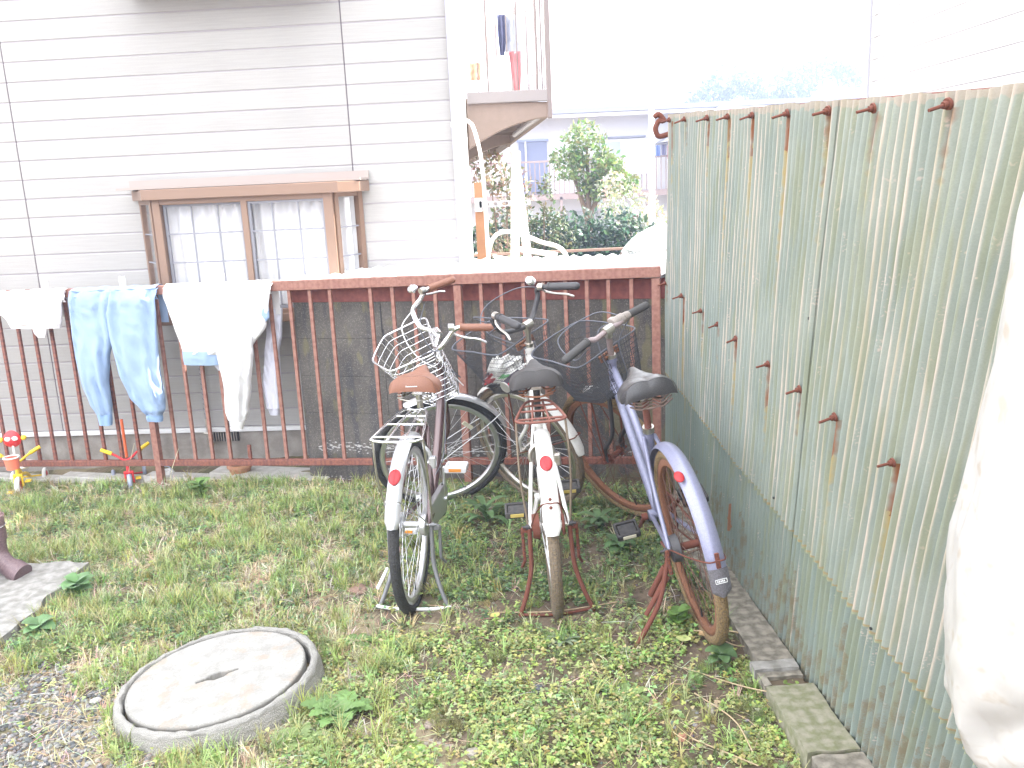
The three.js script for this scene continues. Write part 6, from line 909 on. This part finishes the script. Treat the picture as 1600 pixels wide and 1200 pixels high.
{
  const at = (x, z, dy = 0) => V(x, gy(x, z) + dy, z);
  // leaf shapes
  const ovalLeaf = (() => { const g = surf((u, v) => { const w = 0.34 * Math.sin(Math.PI * Math.pow(v, 0.75)) + 0.015; const a = (u - 0.5) * 2; return [a * w, 0.1 * v * v + 0.06 * a * a, -v]; }, 2, 4); return g; })();
  const clover = (() => { const L = []; for (let i = 0; i < 3; i++) { const g = surf((u, v) => { const a = (u - 0.5) * 2, w = 0.42 * Math.pow(Math.sin(Math.PI * Math.min(1, v * 0.86 + 0.06)), 0.8); return [a * w, 0.10 * Math.abs(a) * w + 0.05 * v, -v * 0.9]; }, 2, 3).rotateY(i * 2.094); L.push(g); } L.push(new THREE.CylinderGeometry(0.03, 0.03, 1.2, 3, 1, true).translate(0, -0.6, 0)); return merge(L); })();
  const blade = (() => surf((u, v) => { const w = 0.02 * (1 - v * v * 0.9), a = (u - 0.5) * 2; return [a * w, v - 0.18 * v * v, -0.42 * v * v]; }, 1, 5))();
  const tuft = (n, sp) => { const L = []; for (let i = 0; i < n; i++) { const g = blade.clone(); g.scale(1, rr(0.5, 1.1), rr(0.3, 1.5)); g.rotateY(rnd() * 6.28); g.translate(rr(-sp, sp), 0, rr(-sp, sp)); L.push(g); } return merge(L); };
  const sprig = (() => { const L = [new THREE.CylinderGeometry(0.012, 0.018, 1, 3, 1, true).translate(0, 0.5, 0)]; for (let i = 0; i < 9; i++) { const g = ovalLeaf.clone(); const s = rr(0.28, 0.48) * (1 - i * 0.04); g.scale(s, s, s).rotateX(-rr(0.1, 0.5)).rotateY(i * 2.4).translate(0, 0.15 + i * 0.1, 0); L.push(g); } return merge(L); })();
  const feather = (() => { const L = []; for (let i = 0; i < 22; i++) { const a = rnd() * 6.28, g = new THREE.CylinderGeometry(0.004, 0.012, rr(0.5, 1), 3, 1, true).translate(0, 0.4, 0).rotateX(rr(0.2, 1.15)).rotateY(a); L.push(g); for (let k = 0; k < 4; k++) L.push(new THREE.CylinderGeometry(0.003, 0.006, 0.3, 3, 1, true).translate(0, 0.15, 0).rotateX(rr(0.4, 1.3)).rotateY(rnd() * 6.28).translate(0.4 * Math.sin(a) * 0.6, rr(0.1, 0.5), 0.4 * Math.cos(a) * 0.6)); } return merge(L); })();
  const straw = (() => tube([[0, 0.01, 0.5], [0.02, 0.05, 0.2], [-0.01, 0.04, -0.1], [0.03, 0.015, -0.5]], 0.008, 5, 3))();
  const gm = phy({ color: 0xffffff, roughness: 0.6, side: THREE.DoubleSide, transmission: 0.3, thickness: 0 }), dry = std({ color: 0xffffff, roughness: 0.9, side: THREE.DoubleSide });
  const green = [[0.28, 0.345, 0.10], [0.22, 0.295, 0.09], [0.36, 0.40, 0.14], [0.20, 0.27, 0.10]], lime = [[0.37, 0.43, 0.13], [0.32, 0.39, 0.115], [0.46, 0.48, 0.2]], deep = [[0.135, 0.215, 0.08], [0.15, 0.235, 0.095], [0.12, 0.19, 0.08]], tan = [[0.60, 0.53, 0.36], [0.52, 0.45, 0.29], [0.66, 0.60, 0.45], [0.44, 0.36, 0.23]];
  const pick = a => a[Math.floor(rnd() * a.length)];
  const qUp = (t = 0.35) => new THREE.Quaternion().setFromEuler(new THREE.Euler(rr(-t, t), rnd() * 6.283, rr(-t, t), 'XYZ'));
  const stuff = (name, label, cat, geo, mat, n, f) => { const L = []; for (let i = 0; i < n; i++) { const e = f(i); if (e) L.push(...(Array.isArray(e) ? e : [e])); } const im = scatter(name, geo, mat, L); im.userData = { label, category: cat, kind: 'stuff' }; return im; };
  const left = x => sstep(-0.15, -0.9, x);
  const gv = (x, z) => 1 - 0.97 * gravelAt(x, z);
  stuff('clover', 'low clover and small round leaves covering the yard soil', 'ground cover', clover, gm, 52000, () => { const p = spot((x, z) => (1 - 0.88 * bareAt(x, z)) * gv(x, z) * (1 - 0.3 * left(x)) * (0.35 + 0.65 * sstep(-0.15, 0.2, n2(x * 4.5, z * 4.5)))); if (!p) return; const c = p[1] > -2.95 ? (rnd() < 0.45 ? pick(lime) : pick(green)) : (rnd() < 0.5 ? pick(deep) : pick(green)); const s = rr(0.0042, 0.0098); return { p: at(p[0], p[1], rr(0.006, 0.032)), q: qUp(0.5), s, c: jit(c, 0.25) }; });
  stuff('seedlings', 'small sprouting weeds with oval leaves among the clover', 'weeds', sprig, gm, 14000, () => { const p = spot((x, z) => (1 - 0.75 * bareAt(x, z)) * gv(x, z) * (1 - 0.15 * left(x)) * (0.3 + 0.7 * sstep(-0.2, 0.4, n2(x * 3 + 20, z * 3)))); if (!p) return; const c = p[1] > -2.9 ? (rnd() < 0.6 ? pick(lime) : pick(green)) : (rnd() < 0.45 ? pick(deep) : pick(green)); return { p: at(p[0], p[1], -0.004), q: qUp(0.45), s: rr(0.014, 0.04) * rr(0.8, 1.25), c: jit(c, 0.25) }; });
  const t1 = tuft(12, 0.16), t2 = tuft(7, 0.1);
  stuff('grass', 'thin tufts of green grass across the yard', 'grass', t1, gm, 4000, () => { const p = spot((x, z) => (0.18 + 0.82 * left(x)) * (1 - 0.6 * bareAt(x, z)) * gv(x, z) * (0.25 + 0.75 * sstep(-0.25, 0.3, n2(x * 2.4 + 4, z * 2.4)))); if (!p) return; const c = rnd() < 0.5 ? pick(lime) : pick(green); return { p: at(p[0], p[1], -0.004), q: qUp(0.3), s: rr(0.035, 0.10), c: jit(c, 0.2) }; });
  stuff('dry_grass', 'bleached dry grass tufts on the left half of the yard', 'dry grass', t2, dry, 5200, () => { const p = spot((x, z) => (0.06 + 0.94 * left(x)) * (1 - 0.85 * gravelAt(x, z)) * (0.25 + 0.75 * sstep(-0.2, 0.4, n2(x * 2.1 + 40, z * 2.1)))); if (!p) return; return { p: at(p[0], p[1], -0.004), q: qUp(0.6), s: rr(0.03, 0.085), c: jit(pick(tan), 0.2) }; });
  stuff('straw', 'loose dry straw and stems lying on the soil', 'straw', straw, dry, 9000, () => { const p = spot((x, z) => (0.12 + 0.88 * left(x)) * (1 - 0.6 * gravelAt(x, z))); if (!p) return; return { p: at(p[0], p[1], rr(0.0, 0.02)), q: new THREE.Quaternion().setFromEuler(new THREE.Euler(rr(-0.25, 0.25), rnd() * 6.28, rr(-0.3, 0.3))), s: rr(0.03, 0.11), c: jit(pick(tan), 0.25) }; });
  const fer = []; for (let i = 0; i < 46; i++) { const p = spot((x, z) => z > -3.2 && x > -0.7 ? 1 : 0.05); if (p) fer.push(p); } fer.push([0.64, -2.42], [0.66, -2.38], [0.62, -2.3], [0.6, -2.46], [0.68, -2.22], [0.1, -3.0], [0.2, -3.2], [0.16, -3.1]);
  stuff('feathery_weeds', 'feathery fine leaved weeds near the kerb', 'weeds', feather, gm, fer.length * 5, i => { const p = fer[i % fer.length]; return { p: at(p[0] + rr(-0.05, 0.05), p[1] + rr(-0.05, 0.05)), q: qUp(0.3), s: rr(0.025, 0.06), c: jit(rnd() < 0.5 ? pick(green) : pick(lime), 0.2) }; });
  // moss cushions beside the kerb blocks
  const mossB = [[0.66, -2.33], [0.7, -2.27], [0.63, -2.16], [0.58, -2.1], [0.69, -2.12], [0.72, -2.5]];
  stuff('moss', 'tiny creeping green leaves in patches beside the kerb blocks', 'moss', clover, gm, 2600, i => { const p = mossB[i % mossB.length], r = 0.055 * Math.sqrt(rnd()), a = rnd() * 6.28, x = p[0] + r * Math.cos(a) * 1.2, z = p[1] + r * Math.sin(a); return { p: at(x, z, rr(0.002, 0.012)), q: qUp(0.6), s: rr(0.0035, 0.0065), c: jit(pick(lime), 0.2) }; });
  // gravel in the bottom left corner
  const rock = (() => { const g = new THREE.IcosahedronGeometry(1, 1), p = g.attributes.position; for (let i = 0; i < p.count; i++) { const x = p.getX(i), y = p.getY(i), z = p.getZ(i), f = 1 + 0.28 * n3(x * 1.4, y * 1.4, z * 1.4); p.setXYZ(i, x * f, y * f * 0.62, z * f * 0.85); } g.computeVertexNormals(); return g; })();
  const rm = std({ color: 0xffffff, roughness: 0.9 }), rc = [[0.19, 0.185, 0.18], [0.25, 0.24, 0.225], [0.12, 0.12, 0.122], [0.30, 0.28, 0.255], [0.17, 0.155, 0.135], [0.09, 0.092, 0.095]];
  stuff('gravel', 'grey gravel in the lower left corner', 'gravel', rock, rm, 6500, () => { const p = spot((x, z) => gravelAt(x, z)); if (!p) return; return { p: at(p[0], p[1], 0.002), q: qRand(0.4), s: rr(0.003, 0.0095), c: jit(pick(rc), 0.06) }; });
  stuff('pebbles', 'small pebbles scattered over the soil', 'pebbles', rock, rm, 1300, () => { const p = spot(() => 0.6); if (!p) return; return { p: at(p[0], p[1], 0), q: qRand(0.4), s: rr(0.002, 0.008), c: jit(pick(rc), 0.2) }; });
  // single stones
  const stone = (label, x, z, s, c, sy = 1) => { const t = thing('stone', label, 'stone', [x, gy(x, z) + s * 0.35, z], rnd() * 6.28); const g = rock.clone(), p = g.attributes.position; const q = new THREE.IcosahedronGeometry(1, 2), pp = q.attributes.position, o = rnd() * 50; for (let i = 0; i < pp.count; i++) { const a = pp.getX(i), b = pp.getY(i), d = pp.getZ(i), f = 1 + 0.25 * n3(a * 1.2 + o, b * 1.2, d * 1.2) + 0.06 * n3(a * 5 + o, b * 5, d * 5); pp.setXYZ(i, a * f * s, b * f * s * 0.7 * sy, d * f * s * 0.85); } q.computeVertexNormals(); part('stone', q, noisyStone(c), t); };
  const sc = new Map(); const noisyStone = c => { const k = c.join(); if (!sc.has(k)) sc.set(k, noisy(c, c.map(v => v * 0.7), 1.1, 40, 0.9)); return sc.get(k); };
  const pale = [0.38, 0.335, 0.28], grey = [0.17, 0.17, 0.175], red = [0.25, 0.16, 0.12];
  stone('pale round stone between the plum and white bicycles', -0.09, -3.26, 0.021, pale); stone('angular pale stone beside the kerb on bare soil', 0.535, -2.285, 0.018, pale, 1.5); stone('flat brownish stone half buried left of the plum bicycle', -0.655, -3.29, 0.045, red, 0.5);
  stone('dark grey stone left of the plum bicycle rear wheel', -0.79, -3.43, 0.03, grey, 0.7); stone('white stone in front of the plum bicycle', -0.19, -2.79, 0.016, [0.45, 0.43, 0.4]); stone('flat grey stone in the weeds below the white bicycle', 0.035, -2.47, 0.022, [0.14, 0.145, 0.165], 0.6);
  stone('pinkish stone between manhole and weeds', -0.285, -2.32, 0.02, [0.34, 0.27, 0.24], 0.7); stone('largest pale stone at the lower middle edge', -0.15, -2.165, 0.026, [0.36, 0.32, 0.27], 0.6); stone('dark round stone beneath the front pedals of the white bicycle', -0.17, -3.36, 0.024, grey, 0.8); stone('reddish brown stone near the kerb foot, right foreground', 0.43, -2.175, 0.015, [0.5, 0.25, 0.18]);
  stone('white stone beside the gravel left of the manhole', -1.42, -2.62, 0.018, [0.45, 0.43, 0.4], 0.6); stone('grey stone at the near rim of the manhole', -0.68, -2.33, 0.02, [0.24, 0.24, 0.225], 0.7);
  // single weeds with leaves that show
  const weed = (label, name, x, z, n, len, w, col, o = {}) => {
    const t = thing(name, label, 'weed', [x, gy(x, z), z], rnd() * 6.28), geos = [];
    for (let v = 0; v < 3; v++) geos.push(surf((u, q) => { const a = (u - 0.5) * 2, jag = o.jag ? 1 + o.jag * Math.sin(q * 38 + v) * Math.sin(q * Math.PI) : 1, ww = w * Math.pow(Math.sin(Math.PI * clamp(q * 0.93 + 0.04)), 0.8) * jag * (o.tip ? Math.pow(q, o.tip) * 1.5 : 1) + 0.002; const s = len * q; return [a * ww, (o.rise || 0.35) * s - (o.droop || 0.5) * s * s / len * (1 + 0.2 * v) + 0.16 * Math.abs(a) * ww, -s * (0.95 - 0.1 * q)]; }, 4, o.jag ? 22 : 9));
    const mats = [0, 1, 2].map(i => phy({ color: lin(...col.map(c => c * (0.85 + 0.16 * i))), roughness: 0.55, side: THREE.DoubleSide, transmission: 0.28, thickness: 0 }));
    for (let i = 0; i < n; i++) { const m = part('leaf', geos[i % 3], mats[(i * 2) % 3], t), k = i / n, inner = o.layers ? (i % o.layers) / o.layers : 0; m.rotation.order = 'YXZ'; m.rotation.y = i * 2.399 + rr(-0.2, 0.2); m.rotation.x = rr(-0.05, 0.2) + inner * 0.6; const s = rr(0.75, 1.1) * (1 - 0.3 * inner); m.scale.set(s, s, s); m.position.y = 0.006 + (o.height ? o.height * k : 0); }
    if (o.height) part('stem', new THREE.CylinderGeometry(0.003, 0.005, o.height, 5).translate(0, o.height / 2, 0), mats[0], t);
  };
  const gA = [0.15, 0.26, 0.07], gB = [0.10, 0.18, 0.065], gC = [0.21, 0.29, 0.09], gD = [0.17, 0.24, 0.10];
  weed('large jagged leafy weed right of the manhole', 'leafy_weed', -0.57, -2.41, 18, 0.14, 0.026, gA, { jag: 0.55, rise: 0.55, droop: 0.4, layers: 3 });
  weed('second jagged weed at the lower edge beside the manhole', 'leafy_weed', -0.66, -2.28, 12, 0.11, 0.022, gC, { jag: 0.5, rise: 0.5, layers: 2 });
  weed('tall weed with long narrow leaves behind the plum bicycle', 'leafy_weed', -0.15, -3.9, 14, 0.16, 0.016, gB, { rise: 0.8, droop: 0.55, height: 0.09 });
  weed('flat rosette of pale green leaves in the right foreground', 'leafy_weed', 0.315, -2.39, 14, 0.075, 0.011, gC, { rise: 0.3, droop: 0.3 });
  weed('pale spiky rosette in front of the white bicycle', 'leafy_weed', 0.135, -2.74, 11, 0.08, 0.006, [0.26, 0.32, 0.2], { rise: 0.5, droop: 0.35 });
  weed('spreading rosette left of the plum bicycle stand', 'leafy_weed', -0.59, -2.88, 14, 0.085, 0.014, gA, { rise: 0.35 });
  weed('rosette in the middle foreground left of the soil patch', 'leafy_weed', -0.44, -2.72, 13, 0.08, 0.014, gA, { rise: 0.4 });
  weed('broad leaved weed at the corner of the concrete slab', 'leafy_weed', -1.85, -3.42, 14, 0.085, 0.034, [0.13, 0.25, 0.09], { rise: 0.8, droop: 0.5, height: 0.08 });
  weed('smaller broad leaved weed along the slab edge', 'leafy_weed', -1.86, -3.12, 10, 0.075, 0.03, [0.14, 0.26, 0.10], { rise: 0.7, height: 0.05 });
  weed('round leaved plant growing through the blue bicycle rear wheel', 'leafy_weed', 0.535, -2.78, 12, 0.05, 0.02, [0.15, 0.27, 0.06], { rise: 0.9, droop: 0.5, height: 0.06 });
  weed('bushy weed near the kerb behind the angular stone', 'leafy_weed', 0.62, -2.52, 12, 0.06, 0.018, gB, { rise: 0.7, height: 0.04 });
  weed('yellowing leafy weed in the right foreground', 'leafy_weed', 0.29, -2.2, 10, 0.06, 0.015, [0.28, 0.31, 0.10], { rise: 0.5 });
  weed('bright round leaved weed at the lower middle edge', 'leafy_weed', -0.33, -2.19, 9, 0.06, 0.022, [0.26, 0.35, 0.08], { rise: 0.45 });
  weed('leafy weed under the white bicycle right pedal', 'leafy_weed', 0.36, -3.72, 12, 0.11, 0.016, gB, { rise: 0.7, height: 0.05 });
  weed('wide leafy weed left of the blue bicycle front wheel', 'leafy_weed', 0.42, -3.45, 12, 0.10, 0.02, [0.09, 0.18, 0.06], { rise: 0.6, height: 0.04 });
  weed('green weed against the fence left of the white jacket', 'leafy_weed', -1.75, -4.66, 14, 0.09, 0.02, gA, { rise: 0.8, height: 0.08 });
  weed('seedling clump growing in the soil filled block', 'leafy_weed', 0.795, -2.365, 10, 0.03, 0.012, [0.22, 0.31, 0.07], { rise: 0.7, height: 0.015 });
  // fallen leaves, twigs, thin stakes
  const fall = (label, x, z, s, c, r) => { const t = thing('fallen_leaf', label, 'fallen leaf', [x, gy(x, z) + 0.022, z], r); part('leaf', surf((u, v) => { const a = (u - 0.5) * 2, w = s * 0.42 * Math.pow(Math.sin(Math.PI * clamp(v, 0.03, 0.97)), 0.7); return [a * w, 0.3 * s * (v - 0.5) ** 2 + 0.2 * w * a * a, (v - 0.5) * s]; }, 5, 8), std({ color: lin(...c), roughness: 0.7, side: THREE.DoubleSide }), t); part('leaf_stalk', cyl([0, 0.01, s * 0.48], [0.01, 0.012, s * 0.8], 0.0012), std({ color: lin(0.3, 0.2, 0.1), roughness: 0.8 }), t); };
  fall('pale green fallen leaf in front of the blue bicycle wheel', 0.53, -2.66, 0.05, [0.42, 0.45, 0.18], 1.2); fall('tan fallen leaf beside the pale green one', 0.6, -2.68, 0.036, [0.5, 0.34, 0.18], 0.4); fall('yellow fallen leaf under the plum bicycle', -0.1, -2.95, 0.04, [0.5, 0.42, 0.14], 2.2); fall('brown curled leaf on the grass left of the bicycles', -1.25, -4.0, 0.06, [0.42, 0.28, 0.2], 0.9);
  const twig = (label, pts, r = 0.0022, c = [0.42, 0.32, 0.2]) => solo('twig', tube(pts.map(p => [p[0], gy(p[0], p[1]) + p[2], p[1]]), r, 24, 5), std({ color: lin(...c), roughness: 0.85 }), label, 'twig');
  twig('long straw stem pointing at the kerb block', [[0.5, -2.5, 0.02], [0.66, -2.36, 0.03], [0.8, -2.25, 0.05]]); twig('thin stem lying beside the angular stone', [[0.5, -2.34, 0.02], [0.58, -2.2, 0.03], [0.6, -2.08, 0.02]]); twig('bundle stem behind the blue bicycle rear wheel', [[0.58, -2.72, 0.02], [0.7, -2.66, 0.025], [0.77, -2.58, 0.02]], 0.003); twig('forked dry stem beside the blue wheel', [[0.63, -2.68, 0.018], [0.69, -2.6, 0.02], [0.78, -2.57, 0.02]]);
  twig('thin stick lying under the white bicycle wheel', [[-0.13, -3.0, 0.012], [0.12, -2.96, 0.012], [0.36, -3.0, 0.012]], 0.003, [0.38, 0.28, 0.18]); twig('dark twig on the soil in front of the kerb', [[0.45, -2.15, 0.015], [0.55, -2.06, 0.02], [0.6, -2.03, 0.015]]);
  twig('dry stalk standing against the lower fence rail', [[-2.3, -5.0, 0.0], [-2.28, -5.0, 0.12], [-2.24, -5.02, 0.26]], 0.0018, [0.55, 0.5, 0.36]); twig('pale stalk standing in the grass left of the fence post', [[-2.0, -4.85, 0], [-1.98, -4.86, 0.1], [-1.93, -4.88, 0.22]], 0.0018, [0.55, 0.5, 0.36]);
}
scene.traverse(o => { if (o.isMesh && !o.name) o.name = 'part'; });
renderer.render(scene, camera);
